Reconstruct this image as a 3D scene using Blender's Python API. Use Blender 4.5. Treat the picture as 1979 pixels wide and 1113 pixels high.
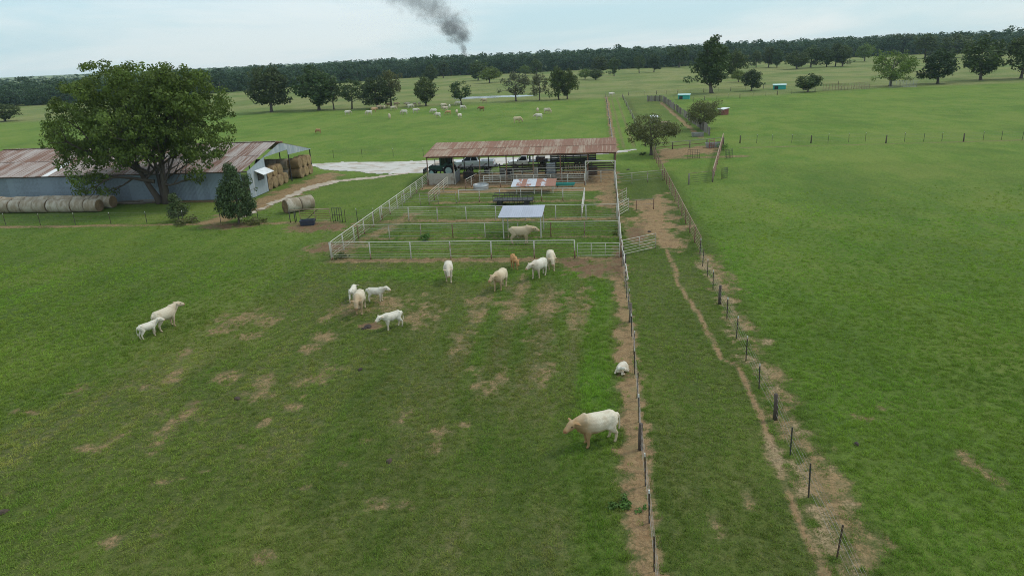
import bpy, bmesh, math, random
import numpy as np
from mathutils import Vector, Matrix

for o in list(bpy.data.objects): bpy.data.objects.remove(o)
scene = bpy.context.scene
COL = scene.collection
R = math.radians

# ---------------------------------------------------------------- camera: a drone 16 m above the paddock
cam_data = bpy.data.cameras.new('drone_camera')
cam_data.sensor_width = 36.0
cam_data.lens = 36.0 * 1320 / 1979
cam_data.clip_start = 0.5
cam_data.clip_end = 20000
cam = bpy.data.objects.new('drone_camera', cam_data)
COL.objects.link(cam)
scene.camera = cam
_yaw, _pitch, _roll = R(7.7), R(19.04), R(2.63)
_f0 = Vector((-math.sin(_yaw), math.cos(_yaw), 0)); _r0 = Vector((math.cos(_yaw), math.sin(_yaw), 0)); _u0 = Vector((0, 0, 1))
_f = _f0 * math.cos(_pitch) - _u0 * math.sin(_pitch)
_u = _u0 * math.cos(_pitch) + _f0 * math.sin(_pitch)
_r = _r0 * math.cos(_roll) - _u * math.sin(_roll)
_u = _u * math.cos(_roll) + _r0 * math.sin(_roll)
cam.matrix_world = Matrix(((_r.x, _u.x, -_f.x, 0), (_r.y, _u.y, -_f.y, 0), (_r.z, _u.z, -_f.z, 16.0), (0, 0, 0, 1)))

# ---------------------------------------------------------------- sky: thin high overcast
SUN_EL, SUN_AZ = R(52), R(62)          # azimuth from +Y towards +X
world = bpy.data.worlds.new('World'); scene.world = world
world.use_nodes = True
wn, wl = world.node_tree.nodes, world.node_tree.links
wn.clear()
def N(nodes, t, **kw):
    n = nodes.new(t)
    for k, v in kw.items():
        if k == 'inp':
            for a, b in v.items(): n.inputs[a].default_value = b
        else: setattr(n, k, v)
    return n
w_out = N(wn, 'ShaderNodeOutputWorld')
w_bg = N(wn, 'ShaderNodeBackground')
w_sky = N(wn, 'ShaderNodeTexSky', sky_type='NISHITA', sun_disc=False, sun_elevation=SUN_EL, sun_rotation=SUN_AZ,
          air_density=1.0, dust_density=0.6, ozone_density=1.2)
w_scale = N(wn, 'ShaderNodeVectorMath', operation='SCALE', inp={'Scale': 1.5})
w_tc = N(wn, 'ShaderNodeTexCoord')
w_map = N(wn, 'ShaderNodeMapping', inp={'Scale': (1.0, 1.3, 7.0)})
w_n = N(wn, 'ShaderNodeTexNoise', inp={'Scale': 2.1, 'Detail': 7.0, 'Roughness': 0.55, 'Distortion': 0.35})
w_r = N(wn, 'ShaderNodeMapRange', interpolation_type='SMOOTHSTEP', inp={'From Min': 0.36, 'From Max': 0.64, 'To Min': 0.0, 'To Max': 1.0})
w_cl = N(wn, 'ShaderNodeMix', data_type='RGBA', inp={6: (6.3, 8.6, 9.5, 1), 7: (10.2, 10.6, 10.7, 1)})
w_mix = N(wn, 'ShaderNodeMix', data_type='RGBA', inp={0: 0.78})
wl.new(w_sky.outputs[0], w_scale.inputs[0])
wl.new(w_tc.outputs['Generated'], w_map.inputs[0]); wl.new(w_map.outputs[0], w_n.inputs['Vector'])
wl.new(w_n.outputs[0], w_r.inputs[0]); wl.new(w_r.outputs[0], w_cl.inputs[0])
wl.new(w_scale.outputs[0], w_mix.inputs[6]); wl.new(w_cl.outputs[2], w_mix.inputs[7])
wl.new(w_mix.outputs[2], w_bg.inputs[0]); w_bg.inputs[1].default_value = 0.1
wl.new(w_bg.outputs[0], w_out.inputs[0])

sun_d = bpy.data.lights.new('sun', 'SUN'); sun_d.energy = 1.5; sun_d.angle = R(10); sun_d.color = (1.0, 0.955, 0.88)
sun = bpy.data.objects.new('sun', sun_d); COL.objects.link(sun)
_sd = Vector((math.sin(SUN_AZ) * math.cos(SUN_EL), math.cos(SUN_AZ) * math.cos(SUN_EL), math.sin(SUN_EL)))
sun.rotation_euler = _sd.to_track_quat('Z', 'Y').to_euler(); sun.location = (0, 0, 60)

vs = scene.view_settings
vs.view_transform = 'Standard'; vs.look = 'None'; vs.exposure = 0.0; vs.gamma = 1.0; vs.use_curve_mapping = False
cy = scene.cycles
cy.max_bounces = 5; cy.diffuse_bounces = 2; cy.glossy_bounces = 2; cy.transmission_bounces = 4; cy.transparent_max_bounces = 12; cy.volume_bounces = 1
cy.use_denoising = True; cy.denoising_input_passes = 'RGB_ALBEDO_NORMAL'; cy.denoising_prefilter = 'NONE'; cy.filter_width = 1.0

# ---------------------------------------------------------------- helpers
def tag(o, label=None, cat=None, group=None, kind=None):
    if label: o['label'] = label
    if cat: o['category'] = cat
    if group: o['group'] = group
    if kind: o['kind'] = kind
    return o
def thing(name, label, cat, loc=(0, 0, 0), rz=0.0, group=None, scale=None):
    o = bpy.data.objects.new(name, None); COL.objects.link(o)
    o.empty_display_size = 0.3
    o.location = loc; o.rotation_euler = (0, 0, rz)
    if scale: o.scale = scale
    return tag(o, label, cat, group)
def put(name, mesh, parent=None, loc=(0, 0, 0), rot=(0, 0, 0), scale=(1, 1, 1)):
    o = bpy.data.objects.new(name, mesh); COL.objects.link(o)
    o.location = loc; o.rotation_euler = rot; o.scale = scale
    if parent: o.parent = parent
    return o
class MB:
    """collects simple shapes into one mesh"""
    def __init__(s): s.v, s.f, s.m = [], [], []
    def add(s, vs_, fs_, mi=0):
        b = len(s.v); s.v += [tuple(p) for p in vs_]; s.f += [tuple(i + b for i in q) for q in fs_]; s.m += [mi] * len(fs_); return s
    def box(s, c, d, rz=0.0, mi=0, taper=1.0):
        x, y, z = d[0] / 2, d[1] / 2, d[2] / 2
        P = [(-x, -y, -z), (x, -y, -z), (x, y, -z), (-x, y, -z), (-x * taper, -y * taper, z), (x * taper, -y * taper, z), (x * taper, y * taper, z), (-x * taper, y * taper, z)]
        ca, sa = math.cos(rz), math.sin(rz)
        return s.add([(c[0] + p[0] * ca - p[1] * sa, c[1] + p[0] * sa + p[1] * ca, c[2] + p[2]) for p in P],
                     [(0, 3, 2, 1), (4, 5, 6, 7), (0, 1, 5, 4), (1, 2, 6, 5), (2, 3, 7, 6), (3, 0, 4, 7)], mi)
    def tube(s, a, b, r0, r1=None, n=6, mi=0, caps=True):
        return s.chain([a, b], [r0, r0 if r1 is None else r1], n, mi, caps)
    def chain(s, pts, rad, n=6, mi=0, caps=True):
        pts = [Vector(p) for p in pts]; base = len(s.v); k = len(pts)
        ref = None
        for i, p in enumerate(pts):
            t = (pts[min(i + 1, k - 1)] - pts[max(i - 1, 0)]).normalized()
            if ref is None: ref = Vector((1, 0, 0)) if abs(t.x) < 0.8 else Vector((0, 1, 0))
            u = (ref - t * ref.dot(t)).normalized(); w = t.cross(u); ref = u
            for j in range(n):
                a = 2 * math.pi * j / n
                s.v.append(tuple(p + (u * math.cos(a) + w * math.sin(a)) * rad[i]))
        for i in range(k - 1):
            for j in range(n):
                q = base + i * n + j; e = base + i * n + (j + 1) % n
                s.f.append((q, e, e + n, q + n)); s.m.append(mi)
        if caps:
            s.f.append(tuple(base + j for j in reversed(range(n)))); s.m.append(mi)
            s.f.append(tuple(base + (k - 1) * n + j for j in range(n))); s.m.append(mi)
        return s
    def prism(s, prof, y0, y1, mi=0, inset=0.0):
        """profile in XZ extruded along Y"""
        n = len(prof)
        s.add([(x, y0, z) for x, z in prof] + [(x, y1, z) for x, z in prof],
              [tuple(range(n)), tuple(reversed(range(n, 2 * n)))] + [(i, i + n, (i + 1) % n + n, (i + 1) % n) for i in range(n)], mi)
        return s
    def mesh(s, name, mats, smooth=False):
        me = bpy.data.meshes.new(name); me.from_pydata(s.v, [], s.f)
        for m in (mats if isinstance(mats, (list, tuple)) else [mats]): me.materials.append(m)
        if any(s.m): me.polygons.foreach_set('material_index', s.m)
        if smooth: me.polygons.foreach_set('use_smooth', [True] * len(me.polygons))
        bm = bmesh.new(); bm.from_mesh(me); bmesh.ops.recalc_face_normals(bm, faces=bm.faces); bm.to_mesh(me); bm.free()
        me.update(); return me
    def build(s, name, mats, parent=None, smooth=False, bevel=0.0, loc=(0, 0, 0)):
        o = put(name, s.mesh(name, mats, smooth), parent, loc)
        if bevel:
            b = o.modifiers.new('bevel', 'BEVEL'); b.width = bevel; b.segments = 2; b.limit_method = 'ANGLE'
        return o
def quick_mesh(name, V, F4, mats, smooth=False):
    """vertices (n,3) and quads (m,4) as numpy arrays"""
    me = bpy.data.meshes.new(name)
    V = np.asarray(V, np.float32); F4 = np.asarray(F4, np.int32)
    me.vertices.add(len(V)); me.vertices.foreach_set('co', V.ravel())
    me.loops.add(F4.size); me.loops.foreach_set('vertex_index', F4.ravel())
    me.polygons.add(len(F4)); me.polygons.foreach_set('loop_start', np.arange(0, F4.size, F4.shape[1], dtype=np.int32))
    me.polygons.foreach_set('loop_total', np.full(len(F4), F4.shape[1], np.int32))
    if smooth: me.polygons.foreach_set('use_smooth', np.ones(len(F4), bool))
    for m in (mats if isinstance(mats, (list, tuple)) else [mats]): me.materials.append(m)
    me.update(calc_edges=True); me.validate(); return me
def attr(me, name, data, typ='FLOAT', dom='POINT'):
    a = me.attributes.new(name, typ, dom)
    a.data.foreach_set('color' if typ == 'FLOAT_COLOR' else ('vector' if typ == 'FLOAT_VECTOR' else 'value'), np.ascontiguousarray(data, np.float32).ravel())

# numpy value noise
def _hash(ix, iy, seed):
    h = (ix.astype(np.int64) * 374761393 + iy.astype(np.int64) * 668265263 + seed * 1442695041) & 0x7fffffff
    h = ((h ^ (h >> 13)) * 1274126177) & 0x7fffffff
    return ((h ^ (h >> 16)) & 0xffff) / 65535.0
def vnoise(x, y, seed):
    ix, iy = np.floor(x), np.floor(y); fx, fy = x - ix, y - iy
    fx = fx * fx * (3 - 2 * fx); fy = fy * fy * (3 - 2 * fy)
    a, b, c, d = _hash(ix, iy, seed), _hash(ix + 1, iy, seed), _hash(ix, iy + 1, seed), _hash(ix + 1, iy + 1, seed)
    return (a * (1 - fx) + b * fx) * (1 - fy) + (c * (1 - fx) + d * fx) * fy
def fbm(x, y, seed, oct=4):
    s = 0; a = 0.5; t = 0
    for o in range(oct):
        s = s + a * vnoise(x * 2 ** o + 17.3 * o, y * 2 ** o - 9.1 * o, seed + o); t += a; a *= 0.5
    return s / t
def sstep(a, b, x):
    t = np.clip((x - a) / (b - a), 0, 1); return t * t * (3 - 2 * t)
def poly_sd(x, y, pts):
    """signed distance to a polygon, positive inside"""
    d = np.full(x.shape, 1e9); ins = np.zeros(x.shape, bool); n = len(pts)
    for i in range(n):
        ax, ay = pts[i]; bx, by = pts[(i + 1) % n]; ex, ey = bx - ax, by - ay
        t = np.clip(((x - ax) * ex + (y - ay) * ey) / (ex * ex + ey * ey + 1e-9), 0, 1)
        d = np.minimum(d, np.hypot(x - ax - t * ex, y - ay - t * ey))
        if ey != 0: ins ^= ((ay > y) != (by > y)) & (x < ex * (y - ay) / ey + ax)
    return np.where(ins, d, -d)
def line_d(x, y, pts):
    d = np.full(x.shape, 1e9)
    for (ax, ay), (bx, by) in zip(pts[:-1], pts[1:]):
        ex, ey = bx - ax, by - ay
        t = np.clip(((x - ax) * ex + (y - ay) * ey) / (ex * ex + ey * ey + 1e-9), 0, 1)
        d = np.minimum(d, np.hypot(x - ax - t * ex, y - ay - t * ey))
    return d

# ---------------------------------------------------------------- materials
def new_mat(name):
    m = bpy.data.materials.new(name); m.use_nodes = True
    nt = m.node_tree; nt.nodes.clear()
    out = N(nt.nodes, 'ShaderNodeOutputMaterial'); p = N(nt.nodes, 'ShaderNodeBsdfPrincipled')
    nt.links.new(p.outputs[0], out.inputs[0])
    return m, nt.nodes, nt.links, p, out
def mixc(n, l, fac, a, b, blend='MIX'):
    x = N(n, 'ShaderNodeMix', data_type='RGBA', blend_type=blend)
    for s, v in ((0, fac), (6, a), (7, b)):
        if isinstance(v, bpy.types.NodeSocket): l.new(v, x.inputs[s])
        elif s == 0: x.inputs[0].default_value = v
        else: x.inputs[s].default_value = (*v[:3], 1)
    return x.outputs[2]
def mth(n, l, op, a, b=None, clamp=False):
    x = N(n, 'ShaderNodeMath', operation=op, use_clamp=clamp)
    for i, v in enumerate((a, b)):
        if v is None: continue
        if isinstance(v, bpy.types.NodeSocket): l.new(v, x.inputs[i])
        else: x.inputs[i].default_value = v
    return x.outputs[0]
def noise(n, l, vec, scale, detail=3.0, rough=0.55, dist=0.0):
    x = N(n, 'ShaderNodeTexNoise', inp={'Scale': scale, 'Detail': detail, 'Roughness': rough, 'Distortion': dist})
    if vec is not None: l.new(vec, x.inputs['Vector'])
    return x.outputs[0]
def ramp01(n, l, v, a, b, lo=0.0, hi=1.0):
    x = N(n, 'ShaderNodeMapRange', interpolation_type='SMOOTHSTEP', inp={1: a, 2: b, 3: lo, 4: hi}); l.new(v, x.inputs[0]); return x.outputs[0]
def mapping(n, l, vec, scale=(1, 1, 1), loc=(0, 0, 0)):
    x = N(n, 'ShaderNodeMapping', inp={'Scale': scale, 'Location': loc}); l.new(vec, x.inputs[0]); return x.outputs[0]
def bump(n, l, h, p, strength=0.3, dist=0.02):
    b = N(n, 'ShaderNodeBump', inp={'Strength': strength, 'Distance': dist}); l.new(h, b.inputs['Height']); l.new(b.outputs[0], p.inputs['Normal'])
def worn(name, base, other, scale=2.0, lo=0.45, hi=0.65, rough=0.7, metal=0.0, stretch=(1, 1, 1), rnd=0.25, coord='Object', dark=0.25):
    """one colour breaking up into another, with per-object variation"""
    m, n, l, p, o = new_mat(name)
    tc = N(n, 'ShaderNodeTexCoord'); oi = N(n, 'ShaderNodeObjectInfo')
    off = N(n, 'ShaderNodeVectorMath', operation='SCALE'); l.new(oi.outputs['Location'], off.inputs[0]); off.inputs['Scale'].default_value = 0.37
    add = N(n, 'ShaderNodeVectorMath', operation='ADD'); l.new(tc.outputs[coord], add.inputs[0]); l.new(off.outputs[0], add.inputs[1])
    v = mapping(n, l, add.outputs[0], stretch)
    a = noise(n, l, v, scale, 5, 0.62, 0.3)
    ra = mth(n, l, 'MULTIPLY', mth(n, l, 'SUBTRACT', oi.outputs['Random'], 0.5), rnd)
    f = ramp01(n, l, mth(n, l, 'ADD', a, ra), lo, hi)
    c = mixc(n, l, f, base, other)
    d = noise(n, l, v, scale * 5, 3, 0.6)
    c = mixc(n, l, ramp01(n, l, d, 0.3, 0.75, 0, dark), c, tuple(q * 0.45 for q in base))
    l.new(c, p.inputs['Base Color']); p.inputs['Roughness'].default_value = rough; p.inputs['Metallic'].default_value = metal
    return m
M = {}
M['white_pipe'] = worn('white_pipe', (0.54, 0.52, 0.45), (0.26, 0.13, 0.08), 2.2, 0.56, 0.72, 0.55, rnd=0.12)
M['cream_pipe'] = worn('cream_pipe', (0.50, 0.47, 0.38), (0.20, 0.10, 0.06), 2.0, 0.48, 0.68, 0.6, rnd=0.3)
M['rust_pipe'] = worn('rust_pipe', (0.20, 0.105, 0.065), (0.30, 0.22, 0.15), 2.5, 0.45, 0.7, 0.85)
M['tan_pipe'] = worn('tan_pipe', (0.36, 0.27, 0.18), (0.20, 0.11, 0.07), 2.0, 0.45, 0.65, 0.8)
M['wire'] = worn('wire', (0.30, 0.29, 0.27), (0.20, 0.13, 0.09), 3, rough=0.6)
M['tpost'] = worn('tpost', (0.035, 0.042, 0.038), (0.09, 0.055, 0.035), 4, rough=0.7)
M['tpost_tip'] = worn('tpost_tip', (0.72, 0.72, 0.68), (0.5, 0.45, 0.38), 5, rough=0.6)
M['wood_post'] = worn('wood_post', (0.075, 0.058, 0.045), (0.16, 0.13, 0.10), 4, 0.4, 0.7, 0.9, stretch=(1, 1, 0.25))
M['grey_wood'] = worn('grey_wood', (0.25, 0.225, 0.19), (0.12, 0.095, 0.075), 3, 0.4, 0.7, 0.9, stretch=(1, 1, 0.25), rnd=0.5)
M['steel_dark'] = worn('steel_dark', (0.035, 0.033, 0.032), (0.11, 0.06, 0.04), 2.5, 0.5, 0.75, 0.6)
M['galv'] = worn('galv', (0.42, 0.44, 0.45), (0.28, 0.27, 0.25), 1.5, 0.4, 0.7, 0.45, 0.35)
M['silver_roof'] = worn('silver_roof', (0.40, 0.42, 0.49), (0.36, 0.38, 0.44), 0.8, 0.4, 0.7, 0.5, 0.1, dark=0.06)
M['rust_roof'] = worn('rust_roof', (0.235, 0.110, 0.062), (0.37, 0.28, 0.20), 1.0, 0.44, 0.66, 0.75, 0.0, stretch=(4.5, 0.30, 1), rnd=0.22, dark=0.4)
M['rust_roof_pale'] = worn('rust_roof_pale', (0.20, 0.098, 0.060), (0.44, 0.395, 0.365), 1.0, 0.38, 0.60, 0.7, 0.1, stretch=(6.5, 0.30, 1), rnd=0.2, dark=0.4)
M['silver_rust'] = worn('silver_rust', (0.52, 0.54, 0.58), (0.30, 0.12, 0.065), 1.6, 0.46, 0.58, 0.6, 0.1, stretch=(1, 0.7, 1), rnd=0.55)
M['barn_wall'] = worn('barn_wall', (0.235, 0.30, 0.36), (0.18, 0.225, 0.27), 1.2, 0.4, 0.7, 0.55, 0.15, stretch=(3, 3, 0.3), rnd=0.3)
M['barn_end_lit'] = worn('barn_end_lit', (0.33, 0.385, 0.42), (0.55, 0.57, 0.57), 1.6, 0.52, 0.70, 0.5, 0.15, stretch=(3, 3, 0.22), rnd=0.25)  # same wall metal, sun on this end put in as lighter colour
M['white_tin'] = worn('white_tin', (0.78, 0.79, 0.79), (0.66, 0.66, 0.65), 1.5, rough=0.45)
M['concrete'] = worn('concrete', (0.40, 0.37, 0.31), (0.24, 0.18, 0.13), 1.2, 0.48, 0.72, 0.9)
M['black_paint'] = worn('black_paint', (0.012, 0.012, 0.014), (0.05, 0.045, 0.04), 2, 0.5, 0.8, 0.4)
M['tyre'] = worn('tyre', (0.018, 0.018, 0.018), (0.06, 0.05, 0.04), 4, 0.5, 0.8, 0.9)
M['rim'] = worn('rim', (0.35, 0.35, 0.36), (0.15, 0.14, 0.13), 4, rough=0.4, metal=0.5)
M['truck_white'] = worn('truck_white', (0.74, 0.74, 0.73), (0.62, 0.60, 0.55), 1.5, 0.5, 0.8, 0.3, dark=0.05)
M['truck_silver'] = worn('truck_silver', (0.60, 0.63, 0.66), (0.52, 0.54, 0.56), 1.5, 0.5, 0.8, 0.3, 0.1, dark=0.05)
M['glass'] = worn('glass', (0.015, 0.018, 0.02), (0.03, 0.035, 0.04), 2, rough=0.08)
M['tractor_green'] = worn('tractor_green', (0.012, 0.10, 0.062), (0.03, 0.07, 0.05), 3, rough=0.4)
M['teal'] = worn('teal', (0.03, 0.40, 0.34), (0.06, 0.30, 0.27), 2, rough=0.6)
M['teal_pale'] = worn('teal_pale', (0.50, 0.68, 0.66), (0.35, 0.55, 0.52), 2, rough=0.6)
M['red_shed'] = worn('red_shed', (0.24, 0.075, 0.06), (0.30, 0.15, 0.12), 2, rough=0.7)
M['blue_plastic'] = worn('blue_plastic', (0.018, 0.03, 0.075), (0.04, 0.05, 0.07), 3, rough=0.5)
M['bark'] = worn('bark', (0.075, 0.06, 0.047), (0.15, 0.125, 0.10), 3, 0.4, 0.7, 0.95, stretch=(1, 1, 0.2))
M['red_panel'] = worn('red_panel', (0.34, 0.10, 0.09), (0.30, 0.17, 0.13), 3, rough=0.7)
M['lamp'] = worn('lamp', (0.7, 0.7, 0.72), (0.6, 0.6, 0.6), 3, rough=0.15)
M['tail_lamp'] = worn('tail_lamp', (0.4, 0.02, 0.02), (0.3, 0.02, 0.02), 3, rough=0.3)

def leaf_mat(name, col, var=0.35, trans=0.3, warm=(0.16, 0.14, 0.03)):
    m, n, l, p, o = new_mat(name)
    at = N(n, 'ShaderNodeAttribute', attribute_name='tint'); oi = N(n, 'ShaderNodeObjectInfo')
    t = at.outputs['Fac']
    c = mixc(n, l, t, tuple(q * (1 - var) for q in col), tuple(min(1, q * (1 + var * 1.5)) for q in col))
    c = mixc(n, l, mth(n, l, 'MULTIPLY', oi.outputs['Random'], 0.22), c, warm)
    l.new(c, p.inputs['Base Color']); p.inputs['Roughness'].default_value = 0.62
    p.inputs['Specular IOR Level'].default_value = 0.22
    tr = N(n, 'ShaderNodeBsdfTranslucent'); l.new(c, tr.inputs[0])
    mx = N(n, 'ShaderNodeMixShader', inp={0: trans}); l.new(p.outputs[0], mx.inputs[1]); l.new(tr.outputs[0], mx.inputs[2]); l.new(mx.outputs[0], o.inputs[0])
    return m
M['leaf_oak'] = leaf_mat('leaf_oak', (0.062, 0.100, 0.030))
M['leaf_big'] = leaf_mat('leaf_big', (0.098, 0.150, 0.028), 0.45)
M['leaf_dark'] = leaf_mat('leaf_dark', (0.046, 0.076, 0.028))
M['leaf_light'] = leaf_mat('leaf_light', (0.12, 0.18, 0.035))
M['leaf_grey'] = leaf_mat('leaf_grey', (0.11, 0.12, 0.068))
M['leaf_brown'] = leaf_mat('leaf_brown', (0.115, 0.125, 0.046))
M['leaf_cedar'] = leaf_mat('leaf_cedar', (0.050, 0.092, 0.036), 0.4, 0.15)
M['leaf_wood'] = leaf_mat('leaf_wood', (0.046, 0.084, 0.038), 0.4, 0.2, (0.05, 0.08, 0.03))

M['leaf_weed'] = leaf_mat('leaf_weed', (0.10, 0.20, 0.045), 0.4, 0.3)
# ---------------------------------------------------------------- the ground
FL, FR = 1.72, 7.85            # the two fences of the alley run along +Y at these x
PATCHES = [(-23.5, 39.9, 1.46, 0.93), (-21.65, 39.46, 1.0, 0.73), (-21.47, 36.96, 0.68, 0.49), (-23.98, 38.1, 0.63, 0.6), (-24.35, 34.2, 0.46, 0.86), (-23.38, 31.5, 0.3, 0.38), (-24.22, 30.24, 0.53, 0.35), (-23.06, 30.76, 0.36, 0.3), (-19.91, 31.49, 0.74, 0.55), (-27.58, 29.7, 0.36, 0.35), (-28.42, 27.17, 0.55, 0.2), (-19.89, 27.03, 0.73, 0.77), (-20.24, 25.5, 0.55, 0.45), (-19.93, 24.63, 0.39, 0.38), (-21.85, 25.2, 0.36, 0.7), (-21.19, 27.38, 0.43, 0.3), (-18.16, 28.76, 0.28, 0.21), (-17.43, 29.22, 0.77, 0.33), (-17.44, 27.04, 0.41, 0.33), (-14.87, 29.32, 0.16, 0.21), (-15.32, 28.24, 0.26, 0.21), (-14.59, 28.22, 0.21, 0.25), (-15.56, 26.88, 0.21, 0.19), (-15.72, 26.31, 0.15, 0.18), (-15.38, 25.38, 0.12, 0.12), (-15.63, 24.55, 0.21, 0.12), (-16.36, 22.77, 0.27, 0.11), (-17.12, 22.18, 0.13, 0.11), (-18.02, 21.91, 0.31, 0.1), (-15.36, 31.15, 0.68, 0.6), (-14.8, 32.28, 0.7, 0.57), (-16.82, 37.05, 0.53, 0.4), (-17.61, 40.9, 0.54, 0.95), (-16.92, 35.11, 0.47, 0.51), (-17.34, 18.29, 0.39, 0.21), (-16.67, 18.03, 0.15, 0.07), (-15.95, 18.69, 0.12, 0.08), (-11.36, 18.03, 0.29, 0.2), (-11.63, 21.86, 0.17, 0.1), (-23.81, 20.7, 0.22, 0.13), (-23.1, 24.13, 0.39, 0.16), (-16.71, 41.19, 1.08, 1.54), (-13.97, 42.89, 1.47, 1.22), (-11.95, 40.48, 1.21, 1.29), (-21.59, 39.64, 1.01, 0.82), (-16.75, 37.05, 0.6, 0.48), (-16.86, 34.97, 0.44, 0.43), (-17.88, 31.06, 0.52, 0.48), (-17.02, 29.29, 0.5, 0.33), (-9.12, 27.89, 0.3, 0.29), (-9.22, 27.16, 0.49, 0.37), (-6.25, 27.02, 0.22, 0.14), (-7.19, 26.25, 0.47, 0.27), (-6.92, 25.03, 0.2, 0.25), (-10.21, 25.45, 0.19, 0.12), (-10.79, 23.53, 0.15, 0.15), (-7.51, 21.06, 0.56, 0.3), (-7.76, 41.26, 0.55, 0.75), (-8.17, 43.31, 0.9, 0.82), (-5.68, 41.08, 0.68, 0.93), (-6.04, 42.91, 0.88, 0.8), (-3.26, 44.35, 0.72, 0.95), (-3.39, 42.04, 0.75, 1.54), (-1.32, 43.32, 0.62, 1.41), (-1.25, 40.93, 0.59, 1.09), (-8.16, 37.36, 0.57, 0.63), (-7.8, 35.76, 0.43, 0.73), (-6.07, 30.7, 0.58, 0.34), (-5.4, 30.5, 0.42, 0.66), (-6.56, 32.16, 0.39, 0.61), (-3.24, 36.45, 0.73, 1.2), (-2.94, 32.52, 0.44, 0.86), (-5.0, 32.46, 0.38, 0.87), (-1.34, 39.44, 0.57, 0.86), (-5.66, 45.88, 0.75, 1.35), (-12.77, 34.78, 0.37, 0.36), (14.52, 24.79, 0.5, 0.65), (11.71, 28.41, 0.31, 0.28), (5.51, 22.04, 0.15, 0.31), (4.04, 20.72, 0.16, 0.29), (12.6, 29.19, 0.18, 0.2)]
MOIST = [(-20.3, 28.4, 0.77, 0.62), (-14.44, 38.75, 0.88, 0.77), (-0.31, 50.31, 2.37, 2.36), (-1.95, 51.97, 1.64, 1.39), (-24.08, 57.22, 2.47, 2.43), (-28.03, 64.66, 3.37, 2.18), (3.32, 60.19, 1.01, 3.98), (1.5, 52.31, 0.48, 4.21), (-29.9, 65.19, 2.27, 1.78), (-38.76, 65.89, 3.58, 1.38)]
STRAW = [(7.15, 25.13, 0.45, 1.53), (7.62, 24.24, 0.39, 1.22), (7.63, 21.51, 0.5, 0.89), (7.66, 20.14, 0.51, 1.06), (7.93, 18.92, 0.48, 0.58), (7.87, 38.18, 0.77, 1.88), (7.76, 34.6, 0.65, 1.45), (8.08, 42.95, 0.71, 2.12), (8.16, 32.74, 0.67, 1.08), (7.51, 22.72, 0.3, 0.45), (7.78, 50.17, 0.61, 2.82), (8.6, 27.21, 0.57, 0.7), (9.16, 24.5, 0.28, 0.37), (8.94, 22.04, 0.25, 0.37), (9.1, 25.61, 0.25, 0.4), (9.11, 41.55, 0.7, 0.72), (9.29, 36.7, 0.45, 0.72), (8.35, 31.32, 0.39, 0.55), (8.07, 47.15, 0.5, 1.59)]
TRAIL = [(5.53, 55.58), (5.69, 50.21), (5.56, 46.83), (5.83, 43.93), (6.22, 40.82), (6.33, 38.16), (6.46, 34.57), (7.14, 33.56), (7.21, 31.01), (7.26, 28.5), (7.21, 26.31), (7.08, 23.86), (7.02, 21.19), (7.08, 18.98), (7.06, 16.92)]
TYRES = [(-25.71, 69.04), (-25.19, 60.13), (-26.12, 52.94), (-26.42, 45.41), (-26.27, 37.63), (-26.4, 30.41), (-26.53, 23.37), (-26.72, 18.74)]
PALE_EDGE = [(-306.33, 187.27), (-245.63, 218.26), (-211.29, 225.18), (-161.3, 225.12), (-123.13, 228.57), (-90.15, 229.73), (-73.6, 229.09), (-26.99, 234.39), (2.19, 241.33), (21.57, 228.41), (51.13, 226.47), (85.92, 239.57), (99.61, 238.86), (131.56, 239.65), (198.33, 247.95)]
PALE = PALE_EDGE + [(3500, 900), (6000, 6000), (-6000, 6000), (-3000, 300)]
BARN_APRON = [(-42.71, 76.87), (-42.13, 84.08), (-40.76, 100.76), (-36.86, 95.74), (-36.95, 90.83), (-37.94, 79.46), (-38.79, 72.95), (-40.53, 68.05), (-42.51, 66.32), (-42.71, 68.18)]
SHED_FLOOR = [(-22.5, 84.2), (2.2, 83.0), (2.4, 96), (-22.5, 96)]
YARD = [(2.67, 75.06), (7.79, 79.16), (7.94, 55.82), (5.53, 54.67), (4.44, 55.62), (2.75, 63.04)]
PEN_WEST = [(-22.82, 53.93), (-23.21, 58.59), (-22.55, 61.35), (-21.09, 66.9), (-20.33, 72.39), (-18.94, 71.52), (-19.79, 64.23), (-21.06, 57.63), (-21.11, 53.28)]
EAST_PEN = [(0.14, 83.09), (2.13, 82.87), (1.95, 67.26), (0.55, 70.85), (-0.44, 74.79)]
RIGHT_PEN = [(9.17, 113.68), (13.6, 115.23), (20.14, 117.64), (18.41, 108.48), (13.47, 107.21), (10.06, 103.66), (9.17, 100.4)]
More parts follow.
